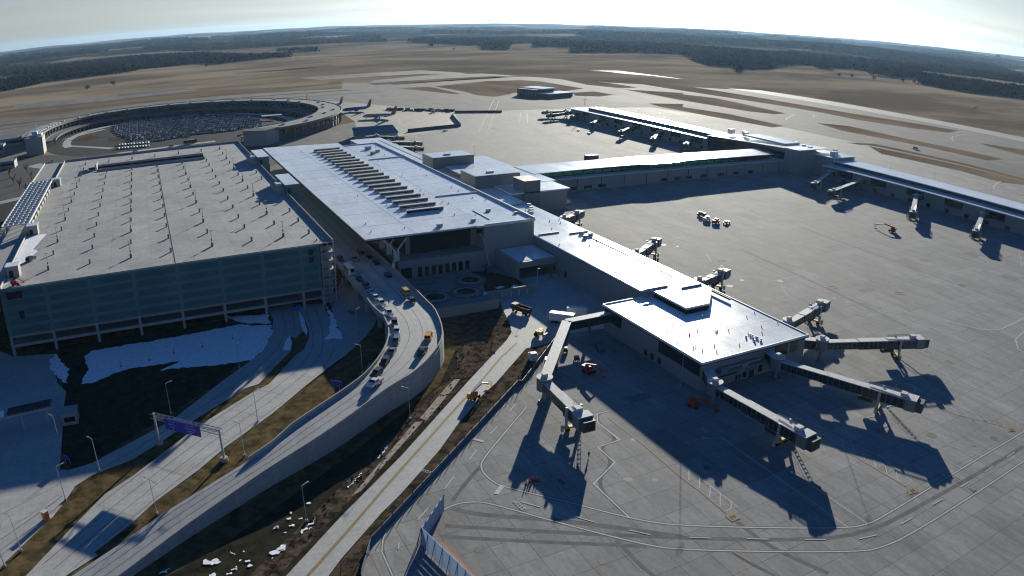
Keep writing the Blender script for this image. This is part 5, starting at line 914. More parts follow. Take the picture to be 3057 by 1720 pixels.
def lift(lab, loc, rz, c=None, reach=5.5, sc_=1.0, h=1.6):
    c = c or m_or; s = sc_
    t = thing('boom_lift', lab, 'boom lift', loc, 'construction boom lifts', rz)
    MB().box(-1.5*s, 1.3*s, -1.05*s, 1.05*s, .5*s, 1.1*s).build('chassis', c, t, world=False)
    MB().box(-1.9*s, .5*s, -.95*s, .95*s, 1.15*s, 2.1*s).build('turret', c, t, world=False)
    mb = MB(); mb.beam((-1.2*s, 0, 2.0*s), (reach*.5*s, 0, (1.9+h*.5)*s), .45*s, .5*s); mb.beam((reach*.5*s, 0, (1.9+h*.5)*s), (reach*s, 0, (.9+h*.3)*s), .32*s, .38*s); mb.build('boom', m_white2 if c is m_or else c, t, world=False)
    mb = MB(); bx = reach*s
    for z in (.5, 1.1, 1.6):
        for a, b in (((bx, -.8), (bx, .8)), ((bx, .8), (bx+1, .8)), ((bx+1, .8), (bx+1, -.8)), ((bx+1, -.8), (bx, -.8))): mb.tube((*a, z*s), (*b, z*s), .05, 4)
    mb.box(bx, bx+1, -.8, .8, .42*s, .5*s); mb.build('basket', c, t, world=False)
    for x in (-1.05*s, .95*s):
        for q in (1, -1): MB().tube((x, q*.75*s, .5*s), (x, q*1.15*s, .5*s), .5*s, 10).build('wheel', m_blk, t, world=False)
lift('orange and white boom lift folded on the service road beside the berm', (75.2, 171.6, .2), R(33), m_or, 7, 1.05)
lift('red boom lift in the shade beside the pier block corner', (126.8, 140.2, .1), R(-60), m_red, 6, 1.0)
lift('red boom lift parked in the shade between the bent bridge and the pier', (112.2, 171.4, .1), R(-70), m_red, 4.5, 1.1)
lift('small red boom lift alone on the open apron near the far wing', (345.6, 238, .1), R(100), m_red, 9, 1.1)
lift('dark orange boom lift on the old apron behind the terminal', (301.3, 789, .1), R(10), m_or, 5, 1.2)
lift('dark boom lift beside the glazed terminal front wall', (124.6, 268, .2), R(80), m_panel_d, 5, 1.0)
# tall man lift boom against the wall
cr = thing('crane_boom', 'slender telescopic boom reaching up the wall beside the dark glass front', 'crane', (125, 270.5, 0)); MB().tube((125.4, 268.2, 1.5), (124.8, 271, 11), .25, 6).tube((124.8, 271, 11), (123.6, 274, 16), .18, 6).build('mast', m_steel, cr); MB().box(122.6, 124.6, 273.2, 274.8, 15.6, 16.8).build('basket', m_trim, cr)
lift('small red lift in the snowy corner of the garage deck', (-50.6, 264.2, 23.24), R(20), m_red, 2.6, .8)
def tug(lab, loc, rz, c, kind):
    t = thing('airport_tug', lab, 'tug', loc, 'ground vehicles in the middle of the apron', rz)
    if kind == 'cab':
        MB().box(-2.4, 2.4, -1.1, 1.1, .5, 1.3).build('body', c, t, world=False); MB().box(-.2, 1.6, -1, 1, 1.3, 2.4).build('cab', c, t, world=False); MB().box(-2.3, -.4, -1, 1, 1.3, 2.0).build('cargo_box', c, t, world=False); MB().box(1.55, 1.65, -.9, .9, 1.4, 2.2).build('windscreen', m_glass, t, world=False)
    elif kind == 'flat':
        MB().box(-2.4, 2.4, -1.1, 1.1, .7, .95).build('bed', c, t, world=False); MB().beam((2.4, 0, .6), (3.8, 0, .5), .2, .15).build('drawbar', m_trim, t, world=False); MB().box(-1.5, .5, -.7, .7, .95, 1.5).build('load', m_white2, t, world=False)
    for x in (-1.5, 1.5):
        for s in (1, -1): MB().tube((x, s*.75, .4), (x, s*1.1, .4), .4, 10).build('wheel', m_blk, t, world=False)
tug('dark service truck with a white top, upper of the apron vehicle cluster', (267, 304.5, .08), R(120), m_panel_d, 'cab')
tug('white van-like service truck in the apron vehicle cluster', (263, 295.6, .08), R(20), m_white2, 'cab')
tug('red service truck with pale roof in the apron vehicle cluster', (264.2, 289.8, .08), R(20), m_red, 'cab')
tug('flat baggage cart at the end of the apron vehicle cluster', (269.5, 287.2, .08), R(20), m_steel, 'flat')
for lab, x, y, r_ in (('red-brown baggage cart on the shaded apron edge, upper of two', 372.3, 602.7, 60), ('grey baggage cart on the sunny apron, lower of two', 370.2, 581.1, 60), ('low cart near the old apron blast wall', 259.3, 649.7, 20), ('small pale tug in the shade of the far wing', 408.5, 624.9, 90), ('service truck driving on the far taxiway', 637.5, 425.4, 100), ('pale tug close under the glazed connector', 214, 356, 20)):
    tug(lab, (x, y, .08), R(r_), m_panel if 'pale' not in lab else m_white2, 'cab' if 'truck' in lab or 'tug' in lab else 'flat')
tr_ = thing('dark_container', 'dark box container standing by the sunlit connector roof', 'container', (299.4, 466, .08)); MB().box(-5, 5, -2, 2, 0, 4.2).build('body', m_panel_d, tr_, world=False); MB().box(-5.03, -5, -1.7, 1.7, .3, 3.8).each('door', m_trim, tr_, world=False)
tl = thing('portable_toilet', 'orange portable toilet with white roof beside the left road', 'portable toilet', (-36.2, 156.8, .17), None, R(40))
MB().box(-.6, .6, -.6, .6, 0, 2.15).build('cabin', m_or, tl, world=False); MB().box(-.64, .64, -.64, .64, 2.15, 2.35).build('roof', m_white2, tl, world=False); MB().box(.6, .63, -.4, .4, .1, 2.0).each('door', m_white2, tl, world=False)
# people
def person(lab, loc, c, rz=0):
    me = bpy.data.meshes.new('person'); bmx = bmesh.new()
    pts = [(0, 0, .95), (0, 0, 1.2), (0, 0, 1.45), (0, 0, 1.55), (0, 0, 1.7), (.12, 0, .9), (.14, .03, .5), (.14, 0, .06), (-.12, 0, .9), (-.15, -.06, .5), (-.15, -.04, .06), (.2, 0, 1.42), (.28, 0, 1.15), (.27, .12, .92), (-.2, 0, 1.42), (-.28, 0, 1.15), (-.27, .12, .92)]
    ed = [(0, 1), (1, 2), (2, 3), (3, 4), (0, 5), (5, 6), (6, 7), (0, 8), (8, 9), (9, 10), (2, 11), (11, 12), (12, 13), (2, 14), (14, 15), (15, 16)]
    me.from_pydata(pts, ed, []); me.materials.append(c); o = bpy.data.objects.new('person', me); COL.objects.link(o)
    md = o.modifiers.new('skin', 'SKIN'); sub = o.modifiers.new('sub', 'SUBSURF'); sub.levels = 1; sub.render_levels = 1
    rad = [.17, .16, .17, .07, .12, .11, .08, .07, .11, .08, .07, .08, .06, .05, .08, .06, .05]
    for v, r_ in zip(me.skin_vertices[0].data, rad): v.radius = (r_, r_)
    me.skin_vertices[0].data[0].use_root = True
    o.location = loc; o.rotation_euler = (0, 0, rz); tag(o, lab, 'person')
    return o
person('person in dark clothes standing beside the white car row', (71.2, 232.8, 7.33), m_trim)
person('person in dark clothes standing on the yellow box beside the bridge shadow', (87.6, 132.0, .1), m_trim)
# ---------------- parked cars in the ring and in the small lot
lotmesh = {}
def lot_car(c):
    if c not in lotmesh:
        b, w, p = car_mb('suv' if c in ('white', 'grey') else 'sedan')
        b.mi = [0]*len(b.f); kd = 'suv' if c in ('white', 'grey') else 'sedan'
        b.m = 1; rear, front, side = GI[kd]
        for a, s in ((front, 1), (rear, -1)):
            x0, z0, x1, z1 = a; b.add([(x0+.03*s, -w*.8, z0+.03), (x0+.03*s, w*.8, z0+.03), (x1+.03*s, w*.86, z1+.03), (x1+.03*s, -w*.86, z1+.03)], [(0, 1, 2, 3)])
        b.box(-1.9, 1.9, -w+.1, w-.1, .05, .4)
        o = b.build('parked_car', [paint(c, PC[c]), m_glass]); lotmesh[c] = o.data; bpy.data.objects.remove(o)
    return lotmesh[c]
hexa = [(-38, 875), (-13, 753), (4, 752), (62, 765), (114, 778), (122, 848), (95, 947), (74, 967), (14, 993), (-35, 944)]
hexa = [(x*1.0, y) for x, y in hexa]
rc = random.Random(7); spots = []
y = 755; row = 0
while y < 992:
    x = -38
    while x < 123:
        if inside(x, y, hexa) and rc.random() < .93: spots.append((x, y))
        x += 2.75
    row += 1; y += 5.4 if row % 2 else 11.2
cl = ['white', 'dark', 'black', 'silver', 'grey', 'dark', 'blue', 'red', 'grey', 'black']
LABC = {c: '%s car parked among the dense rows inside the circular terminal' % c for c in cl}
spots.sort(key=lambda p: p[0]**2+p[1]**2)
for i, (x, y) in enumerate(spots[:265]):
    c = rc.choice(cl); o = bpy.data.objects.new('parked_car', lot_car(c)); COL.objects.link(o)
    o.location = (x, y, .12); o.rotation_euler = (0, 0, R(90 if rc.random() < .5 else -90)+rc.uniform(-.03, .03)); tag(o, LABC[c], 'car', 'cars parked inside the circular terminal')
rest = [MB() for _ in range(5)]; cn5 = ['black', 'dark', 'silver', 'grey', 'blue']
allb = MB()
for x, y in spots[265:]:
    k = rc.randrange(5); b, w, p = car_mb('sedan'); allb.m = k
    allb.add([(x-vy, y+vx, vz+.12) for vx, vy, vz in b.v], b.f); allb.m = 5; allb.box(x-.75, x+.75, y-1.2, y+.9, 1.16, 1.4)
print('parked', len(spots))
o = allb.build('parked_car_rows', [paint(c, PC[c]) for c in cn5]+[m_glass]); tag(o, 'rows of parked cars farther back inside the circular terminal', 'parked cars', kind='stuff')
for i in range(22):
    x = -27+(i % 11)*2.7; yy = 746 if i < 11 else 724; c = 'white' if i % 3 else 'silver'
    o = bpy.data.objects.new('parked_car', lot_car(c)); COL.objects.link(o); o.location = (x, yy-x*.2, .12); o.rotation_euler = (0, 0, R(75)); tag(o, '%s sunlit car in the small lot between garage and circular terminal' % c, 'car', 'sunlit cars in the small lot behind the garage')

# ---------------- circular terminal
def rw(a, r_):
    c = math.cos(a); return 24+r_*c*(1 if c > 0 else 1+.17*c), 825+r_*math.sin(a)
sheet('parking_lot', [[(24+151*math.cos(a*math.pi/40)*(1 if math.cos(a*math.pi/40) > 0 else .85), 825+151*math.sin(a*math.pi/40)) for a in range(80)]], .1, m_asph)
sheet('landside_asphalt', [[(-150, 560), (-68, 545), (60, 540), (90, 560), (120, 640), (60, 700), (-60, 720), (-110, 760), (-170, 700)]], .07, m_asph_far)
sheet('ring_island', [[(128+9*math.cos(a*math.pi/10), 836+16*math.sin(a*math.pi/10)) for a in range(20)]], .13, m_island)
def ann(r0, r1, a0, a1, n=30):
    A = [R(a0+(a1-a0)*i/n) for i in range(n+1)]
    return [rw(a, r1) for a in A]+[rw(a, r0) for a in A[::-1]]
sheet('ring_road', [ann(122, 132, -60, 200)], .115, m_road); sheet('ring_road', [[(-86, 800), (-80, 800), (-30, 740), (-36, 736)], [(-90, 850), (-84, 852), (-44, 900), (-50, 904)]], .12, m_road)
sheet('ring_island', [[(-80, 835), (-62, 815), (-48, 830), (-60, 860)], [(-40, 792), (-22, 776), (-24, 800), (-38, 818)]], .13, m_grass)
sheet('tan_verge', [[(-58, 704), (-30, 708), (-22, 690), (-38, 680), (-62, 690)]], .13, m_tan)
ringt = thing('circular_terminal', 'large ring-shaped old terminal with flat concrete roof around a parking lot', 'terminal', (24, 825, 0))
A0, A1 = R(-67), R(186)
m_ringc = material('dark_aged_concrete', (.15, .152, .15), .9, .1, var=.2, vscale=.2)
def arc_prism(mb, r0, r1, z0, z1, a0=A0, a1=A1, n=96):
    vs = []
    for i in range(n+1):
        a = a0+(a1-a0)*i/n
        for r_ in (r0, r1):
            for z in (z0, z1): vs.append((*rw(a, r_), z))
    fs = []
    for i in range(n):
        o = 4*i; q = o+4; fs += [(o, q, q+1, o+1), (o+2, o+3, q+3, q+2), (o+1, q+1, q+3, o+3), (o, o+2, q+2, q)]
    fs += [(0, 1, 3, 2), (4*n, 4*n+2, 4*n+3, 4*n+1)]
    mb.add(vs, fs); return mb
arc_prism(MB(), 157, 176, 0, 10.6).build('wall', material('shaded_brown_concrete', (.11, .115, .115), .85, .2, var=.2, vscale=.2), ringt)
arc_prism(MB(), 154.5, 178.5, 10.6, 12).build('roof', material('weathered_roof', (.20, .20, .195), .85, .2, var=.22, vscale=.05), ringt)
arc_prism(MB(), 156.6, 156.9, 6.2, 9.6).each('window_band', m_glass, ringt); arc_prism(MB(), 176.1, 176.4, 5.5, 9).each('window_band', m_glass, ringt)
arc_prism(MB(), 139, 152, 4.2, 4.9).build('inner_roadway', m_ringc, ringt)
mb = MB(); arc_prism(mb, 139, 139.4, 4.9, 5.8); arc_prism(mb, 151.6, 152, 4.9, 5.8); arc_prism(mb, 154.5, 154.9, 12, 12.5); arc_prism(mb, 178.1, 178.5, 12, 12.5); mb.build('parapet', m_ringc, ringt)
mb = MB()
for k in range(70):
    a = A0+(A1-A0)*(k+.5)/70
    for r_ in (139.5, 156, 177.2):
        x, y = rw(a, r_); mb.box(x-.5, x+.5, y-.5, y+.5, 0, 4.2 if r_ < 150 else 10.6)
mb.each('column', m_ringc, ringt)
mb = MB()
for k in range(26):
    a = A0+.05+(A1-A0-.1)*k/26; r_ = 160+10*(k % 3)/2; x, y = rw(a, r_); mb.box(x-1.5, x+1.5, y-1.2, y+1.2, 12, 13.4)
mb.each('rooftop_unit', m_white2, ringt)
mb = MB()
for a in np.arange(R(150), R(186), R(3.2)): arc_prism(mb, 159, 173, 12, 12.7, a, a+R(1.4), 3)
mb.each('roof_light', m_white, ringt)
t = thing('end_block', 'windowless brown block ending the ring terminal near the garage', 'building', (95, 668, 0)); MB().prism([(84, 676), (80, 664), (98, 655), (112, 672)], 0, 12.6).build('wall', m_panel, t); MB().prism([(83, 677), (79, 664), (98, 654), (113, 672)], 12.6, 13).build('roof', m_panel_d, t)
for (cx, cy, lab, w_, d_) in ((62, 972, 'white canopy shelter at the far side of the lot', 20, 8), (133, 838, 'white canopy shelter beside the brown round island', 22, 8)):
    t = thing('bus_shelter', lab, 'shelter', (cx, cy, .1), 'canopy shelters in the ring lot'); MB().box(-w_/2, w_/2, -d_/2, d_/2, 4, 4.6).build('roof', m_white, t, world=False)
    mb = MB()
    for x in (-w_/2+1, 0, w_/2-1): mb.box(x-.2, x+.2, -.2, .2, 0, 4)
    mb.each('post', m_conc, t, world=False)
# control tower base and low buildings left
t = thing('tower_building', 'square pale building with white rooftop pieces left of the ring', 'building', (-106, 764, 0)); MB().box(-113, -97, 756, 778, 0, 15.8).build('wall', m_panel, t); MB().box(-113.3, -96.7, 755.7, 778.3, 15.8, 16.2).build('roof', m_conc, t)
mb = MB(); mb.box(-102, -98, 762, 774, 16.2, 18.5).box(-108, -103, 770, 777, 16.2, 20); mb.tube((-104, 775, 20), (-104, 775, 27), .4, 6); mb.each('rooftop_unit', m_white, t)
rl = random.Random(11)
for i, (x, y, w_, d_, h, lab) in enumerate(((-160, 800, 40, 14, 9, 'long low blue-roofed building at the left edge behind the tower block'), (-130, 700, 30, 16, 6, 'low dark building at the left edge near the bare trees'), (-150, 850, 60, 12, 8, 'long low terminal arm at the left edge, farthest'))):
    t = thing('low_building', lab, 'building', (x, y, 0)); MB().box(x-w_/2, x+w_/2, y-d_/2, y+d_/2, 0, h).build('wall', m_panel, t); MB().box(x-w_/2-.3, x+w_/2+.3, y-d_/2-.3, y+d_/2+.3, h, h+.4).build('roof', m_hangar, t)
    MB().box(x-w_/2+1, x+w_/2-1, y-d_/2-.06, y-d_/2-.01, h*.45, h*.8).each('window_band', m_glass, t)
for i, (x, y, r_) in enumerate(((-84, 335, 3.2), (-88, 318, 3.2))):
    sheet('traffic_circle', [[(x+r_*math.cos(a*math.pi/10), y+r_*math.sin(a*math.pi/10)) for a in range(20)]], .12, m_conc)
sheet('landside_road', [[(-160, 470), (-69, 440), (-69, 432), (-160, 460)], [(-160, 520), (-80, 560), (-70, 555), (-160, 505)], [(-95, 700), (-60, 640), (-40, 545), (-50, 545), (-72, 640), (-105, 690)], [(-60, 702), (60, 716), (60, 708), (-56, 694)]], .11, m_road)
for i, (x, y, c, rz_) in enumerate(((-82, 452, 'dark', -15), (-90, 455, 'white', -15), (-78, 545, 'black', 30), (-66, 650, 'white', 70), (-70, 672, 'dark', 70), (-84, 700, 'silver', 100), (20, 706, 'dark', 8), (-12, 700, 'black', 8))):
    make_car('sedan', c, ['dark car leftmost pair on the road beyond the shade canopy', 'white car of the pair on the road beyond the shade canopy', 'black car on the curved road behind the bare trees', 'white car on the ramp road toward the circular terminal', 'dark car on the ramp road behind the white one', 'silver car at the left mouth of the circular terminal', 'dark car on the road in front of the coach', 'black car on the road behind the garage, left of the coach'][i], None, 'car', (x, y, .14), R(rz_))
# hangar
t = thing('hangar', 'gable-roofed dark blue metal hangar behind the far end of the concourse', 'hangar', (197, 650, 0))
o_ = [(168, 616), (203, 616), (216, 676), (181, 676)]
mb = MB().prism([(206, 626), (206, 660), (176, 660), (168, 626)], 0, 6); mb.add([(206, 626, 6), (206, 660, 6), (206, 643, 10.5)], [(0, 1, 2)]); mb.add([(169, 626, 6), (176, 660, 6), (172, 643, 10.5)], [(0, 1, 2)]); mb.build('wall', m_panel, t)
MB().add([(207, 625, 5.8), (167, 625, 5.8), (171, 643, 10.6), (207, 643, 10.6), (207, 661, 5.8), (175, 661, 5.8)], [(0, 1, 2, 3), (3, 2, 5, 4)]).build('roof', m_hangar, t)
MB().box(205.9, 206.15, 636, 640, 0, 3.2).each('door', m_dark_in, t)
# fire station
t = thing('fire_station', 'dark curved-roof fire station with tall bay doors on the brown island', 'fire station', (505, 890, 0))
u = Vector((494.1-474.2, 871-926.1)).normalized(); v = Vector((-u.y, u.x))
def fp(a, b): return (474.2+u.x*a+v.x*b, 926.1+u.y*a+v.y*b)
L_ = 58
MB().prism([fp(0, 0), fp(L_*.62, 0), fp(L_*.62, 34), fp(0, 34)], 0, 9.3).build('wall', m_panel_d, t); MB().prism([fp(L_*.62, -1), fp(L_, -1), fp(L_+2, 44), fp(L_*.62, 44)], 0, 5).build('lower_wall', m_panel_d, t)
MB().prism([fp(-1, 8), fp(L_*.64, 8), fp(L_*.64, 35), fp(-1, 35)], 9.4, 10.4).build('roof', m_white, t); MB().prism([fp(L_*.62, -1.5), fp(L_+1, -1.5), fp(L_+3, 45), fp(L_*.62, 45)], 5.1, 5.7).build('lower_roof', m_white, t)
for k in range(6): MB().prism([fp(2+k*5.6, -.1), fp(5.8+k*5.6, -.1), fp(5.8+k*5.6, -.3), fp(2+k*5.6, -.3)], .3, 6).build('bay_door', m_jb_body, t)
sheet('fire_station_apron', [[fp(-14, -10), fp(L_+6, -12), fp(L_+14, 34), fp(L_+4, 48), fp(-4, 40)]], .12, m_taxi)
# ---------------- airliners
fus = MB(); n = 14; prof = [(-17.5, .25, 3.6), (-15, .9, 3.3), (-10, 1.7, 2.75), (-6, 1.95, 2.55), (10, 1.95, 2.5), (13, 1.75, 2.4), (15.3, 1.2, 2.15), (16.6, .5, 1.95)]
vs = []
for x, r_, z in prof: vs += [(x, r_*math.cos(i*2*math.pi/n), z+r_*math.sin(i*2*math.pi/n)+.6) for i in range(n)]
fus.add(vs, [(k*n+i, k*n+(i+1) % n, (k+1)*n+(i+1) % n, (k+1)*n+i) for k in range(len(prof)-1) for i in range(n)]+[tuple(range(n)), tuple(range((len(prof)-1)*n, len(prof)*n))])
m_blue = material('royal_blue_aircraft_paint', (.02, .045, .28), .3, .5); m_tailred = material('red_tail_paint', (.42, .025, .03), .4, .5); m_silverac = material('grey_aircraft_paint', (.3, .27, .26), .3, .5)
def airliner(loc, rz, bodym, lab):
    t = thing('airliner', lab, 'airplane', loc, 'airliners parked around the circular terminal', rz)
    fus.build('fuselage', bodym, t, smooth=True, world=False)
    MB().add([(-17.6, .15, 4.2), (-12.5, .2, 4.4), (-17.0, .1, 12.4), (-19.4, .1, 12.4), (-17.6, -.15, 4.2), (-12.5, -.2, 4.4), (-17.0, -.1, 12.4), (-19.4, -.1, 12.4)], [(0, 1, 2, 3), (4, 7, 6, 5), (0, 4, 5, 1), (1, 5, 6, 2), (2, 6, 7, 3), (3, 7, 4, 0)]).build('tail_fin', m_tailred, t, world=False)
    for s in (1, -1):
        MB().add([(3.5, s*1.8, 2.3), (-3.5, s*1.8, 2.3), (-6.8, s*17, 3.4), (-5, s*17, 3.4), (3.5, s*1.8, 2.7), (-3.5, s*1.8, 2.7), (-6.8, s*17, 3.6), (-5, s*17, 3.6)], [(0, 1, 2, 3), (4, 7, 6, 5), (0, 4, 5, 1), (1, 5, 6, 2), (2, 6, 7, 3), (3, 7, 4, 0)]).build('wing', m_steel, t, world=False)
        MB().add([(-14, s*.5, 4.4), (-17, s*.5, 4.4), (-18.6, s*6.5, 4.9), (-17.2, s*6.5, 4.9), (-14, s*.5, 4.6), (-17, s*.5, 4.6), (-18.6, s*6.5, 5), (-17.2, s*6.5, 5)], [(0, 1, 2, 3), (4, 7, 6, 5), (0, 4, 5, 1), (1, 5, 6, 2), (2, 6, 7, 3), (3, 7, 4, 0)]).build('tailplane', m_steel, t, world=False)
        MB().tube((4, s*5.4, 1.7), (0, s*5.4, 1.9), 1.05, 12, .8).build('engine', bodym, t, world=False)
        MB().tube((-1, s*2.6, 0), (-1, s*2.6, 2.4), .18, 5).tube((-1, s*2.3, .55), (-1, s*2.9, .55), .55, 10).build('landing_gear', m_blk, t, world=False)
    MB().tube((12.5, 0, 0), (12.5, 0, 1.6), .15, 5).tube((12.5, -.3, .4), (12.5, .3, .4), .4, 10).build('landing_gear', m_blk, t, world=False)
def ac(tail, nose, m, lab):
    d = Vector((nose[0]-tail[0], nose[1]-tail[1])).normalized(); airliner((tail[0]+d.x*17.5, tail[1]+d.y*17.5, .15), math.atan2(d.y, d.x), m, lab)
ac((250, 765), (205, 782), m_silverac, 'airliner with grey-brown fuselage and red tail, nearest to the hangar')
ac((248, 850), (213, 846), m_blue, 'blue airliner with red tail, second from the hangar')
ac((229, 905), (200, 888), m_blue, 'blue airliner with red tail, third from the hangar')
ac((201, 973), (178, 940), m_blue, 'airliner behind the ring roof showing only its red tail, the right one')
ac((160, 1036), (140, 1000), m_blue, 'airliner behind the ring roof showing only its red tail, the left one')
# ---------------- passenger boarding bridges
def bridge(lab, rot, cab, zr=4.6, zc=4.1, root=None, via_pts=None, near=True, side_root=True):
    zr -= .45; zc -= .75
    t = thing('boarding_bridge', lab, 'boarding bridge', (rot[0], rot[1], .06), 'passenger boarding bridges')
    rx, ry = rot; cx, cy = cab; d = Vector((cx-rx, cy-ry)); L = d.length; d.normalize(); nrm = Vector((-d.y, d.x))
    # fixed walkway
    pts = ([root] if root else [])+(via_pts or [])
    if pts:
        pts = pts+[rot]
        w = MB(); r_ = MB(); c = MB()
        for a, b in zip(pts[:-1], pts[1:]):
            w.beam((*a, zr), (*b, zr), 2.9, 2.8); r_.beam((*a, zr+2.82), (*b, zr+2.82), 3.1, .16)
            seg = math.hypot(b[0]-a[0], b[1]-a[1])
            if seg > 12:
                mx_, my_ = (a[0]+b[0])/2, (a[1]+b[1])/2; c.box(mx_-.4, mx_+.4, my_-.4, my_+.4, .06, zr)
        w.each('walkway', m_jb_side, t); r_.each('walkway_roof', m_jb_roof, t)
        if c.v: c.each('walkway_column', m_jb_body, t)
    rb = MB(); rb.tube((rx, ry, zr-.35), (rx, ry, zr+3.3), 2.15, 14); rb.build('rotunda', m_jb_body, t)
    MB().tube((rx, ry, zr+3.3), (rx, ry, zr+3.5), 2.3, 14).build('rotunda_roof', m_jb_roof, t)
    MB().tube((rx, ry, .06), (rx, ry, zr-.35), .55, 10).box(rx-1.2, rx+1.2, ry-1.2, ry+1.2, .06, .5).build('rotunda_column', m_jb_body, t)
    # telescoping tunnels
    secs = [(1.6, .42*L, 2.5, 2.4, 0), (.36*L, .72*L, 2.8, 2.65, -.12), (.66*L, L-1.2, 3.1, 2.9, -.25)]
    rib = MB()
    for k, (a, b, w_, h_, dz) in enumerate(secs):
        za = zr+(zc-zr)*a/L+dz; zb = zr+(zc-zr)*b/L+dz; pa = (rx+d.x*a, ry+d.y*a, za); pb = (rx+d.x*b, ry+d.y*b, zb)
        tn = MB().beam(pa, pb, w_, h_).build('tunnel', m_jb_side, t)
        MB().beam((pa[0], pa[1], za+h_+.01), (pb[0], pb[1], zb+h_+.01), w_+.1, .14).build('tunnel_roof', m_jb_roof, tn)
        q = a
        while q < b and near:
            z = zr+(zc-zr)*q/L+dz
            for s in (1, -1):
                p = (rx+d.x*q+nrm.x*s*(w_/2+.02), ry+d.y*q+nrm.y*s*(w_/2+.02)); rib.box(p[0]-.07, p[0]+.07, p[1]-.07, p[1]+.07, z, z+h_)
            q += 1.7
        for s in (1, -1):
            for zz_ in (0, h_-.15):
                rib.beam((pa[0]+nrm.x*s*(w_/2+.03), pa[1]+nrm.y*s*(w_/2+.03), za+zz_), (pb[0]+nrm.x*s*(w_/2+.03), pb[1]+nrm.y*s*(w_/2+.03), zb+zz_), .1, .16)
    rib.build('frame_ribs', m_jb_body, t)
    # cab and canopy, turned towards the aircraft
    cb = MB(); cb.beam((cx-d.x*1.6, cy-d.y*1.6, zc-.25), (cx+d.x*1.5, cy+d.y*1.5, zc-.25), 4.2, 3.3); cb.build('cab', m_jb_body, t)
    MB().beam((cx-d.x*1.6, cy-d.y*1.6, zc+3.07), (cx+d.x*1.5, cy+d.y*1.5, zc+3.07), 4.3, .15).build('cab_roof', m_jb_roof, t)
    MB().beam((cx+d.x*1.5, cy+d.y*1.5, zc-.1), (cx+d.x*3.4, cy+d.y*3.4, zc-.1), 3.4, 2.9).build('canopy', m_panel_d, t)
    MB().beam((cx+d.x*3.4, cy+d.y*3.4, zc+.2), (cx+d.x*3.45, cy+d.y*3.45, zc+.2), 2.4, 2.5).build('opening', m_trim, t)
    # rooftop machines
    ru = MB(); p = Vector((cx, cy))-d*3.4; ru.beam((p.x, p.y, zc+3.0), (p.x+d.x*1.8, p.y+d.y*1.8, zc+3.0), 1.8, 1.0); ru.beam((rx-.7, ry, zr+3.5), (rx+.7, ry, zr+3.5), 1.2, .9); ru.each('roof_unit', m_jb_roof, t)
    # lift legs, bogie, wheels
    bp = Vector((cx, cy))-d*.22*L
    lg = MB()
    for s in (1, -1):
        q = bp+nrm*s*2.1; lg.box(q.x-.28, q.x+.28, q.y-.28, q.y+.28, 1.0, zc+3.3)
    lg.beam((bp.x-nrm.x*2.3, bp.y-nrm.y*2.3, zc-.75), (bp.x+nrm.x*2.3, bp.y+nrm.y*2.3, zc-.75), .5, .45); lg.build('lift_column', m_steel, t)
    MB().beam((bp.x-nrm.x*2.4, bp.y-nrm.y*2.4, .95), (bp.x+nrm.x*2.4, bp.y+nrm.y*2.4, .95), 1.0, .55).build('bogie', m_yel, t)
    for s in (1, -1):
        q = bp+nrm*s*1.7
        for e in (-.35, .35):
            a = q+nrm*e; MB().tube((a.x-nrm.x*.2, a.y-nrm.y*.2, .6), (a.x+nrm.x*.2, a.y+nrm.y*.2, .6), .55, 12).build('wheel', m_blk, t)
    if near:
        st = MB(); s0 = Vector((cx, cy))+nrm*2.3-d*1.5; s1 = s0+nrm*1.0-d*5.5; k = 12
        for i in range(k):
            f = i/(k-1); q = s0+(s1-s0)*f; z = zc*(1-f)+.2; st.beam((q.x-nrm.x*.45, q.y-nrm.y*.45, z), (q.x+nrm.x*.45, q.y+nrm.y*.45, z), .35, .06)
        for s in (-.5, .5):
            a, b = s0+nrm*s, s1+nrm*s; st.tube((a.x, a.y, zc+1.1), (b.x, b.y, 1.2), .05, 4); st.tube((a.x, a.y, zc), (b.x, b.y, .2), .08, 4)
        st.build('stairs', m_steel, t)
        hr = MB(); a0_, b0_ = .68*L, L-2.5
        for s in (-1.2, -.7):
            for zo in (.9, 1.4): hr.tube((rx+d.x*a0_-nrm.x*s, ry+d.y*a0_-nrm.y*s, zc+2.5+zo), (rx+d.x*b0_-nrm.x*s, ry+d.y*b0_-nrm.y*s, zc+2.5+zo), .06, 4)
        for i in range(4):
            q = a0_+(b0_-a0_)*i/3; p = (rx+d.x*q+nrm.x*1.2, ry+d.y*q+nrm.y*1.2); hr.tube((*p, zc+2.9), (*p, zc+3.9), .05, 4)
        hr.build('handrail', m_steel, t)
        q = Vector((cx, cy))-d*.32*L; gb = MB().beam((q.x-d.x*2.2, q.y-d.y*2.2, zc-1.5), (q.x+d.x*2.2, q.y+d.y*2.2, zc-1.5), 1.5, 1.15); gb.build('ground_power_unit', m_trim, t)
        mb = MB(); q = bp-nrm*3.2; mb.beam((bp.x, bp.y, 1.1), (q.x, q.y, 1.1), .3, .25); mb.box(q.x-.3, q.x+.3, q.y-.3, q.y+.3, .3, 1.9); mb.build('cable_arm', m_steel, t)
    return t
bridge('boarding bridge at the end of the long bent walkway from the pier', (91.6, 161.5), (90.9, 140.5), 4.9, 4.5, (135, 194.2), [(117.8, 194.2)])
bridge('boarding bridge from the near corner of the pier block, nearest the camera', (132.0, 138.6), (134.9, 106.8), 4.4, 4.0, (134.9+2, 148))
bridge('long boarding bridge from the middle of the pier block front', (159.4, 141.8), (175.8, 104.4), 4.6, 4.2, (160.6, 148))
bridge('boarding bridge from the right corner of the pier, pointing right', (181.9, 144.4), (215, 130.4), 4.8, 4.4, (176.5, 149))
bridge('boarding bridge behind the pier roof with one light mast beside it', (184, 161.2), (210.8, 169.8), 4.8, 4.4, (175.4, 160))
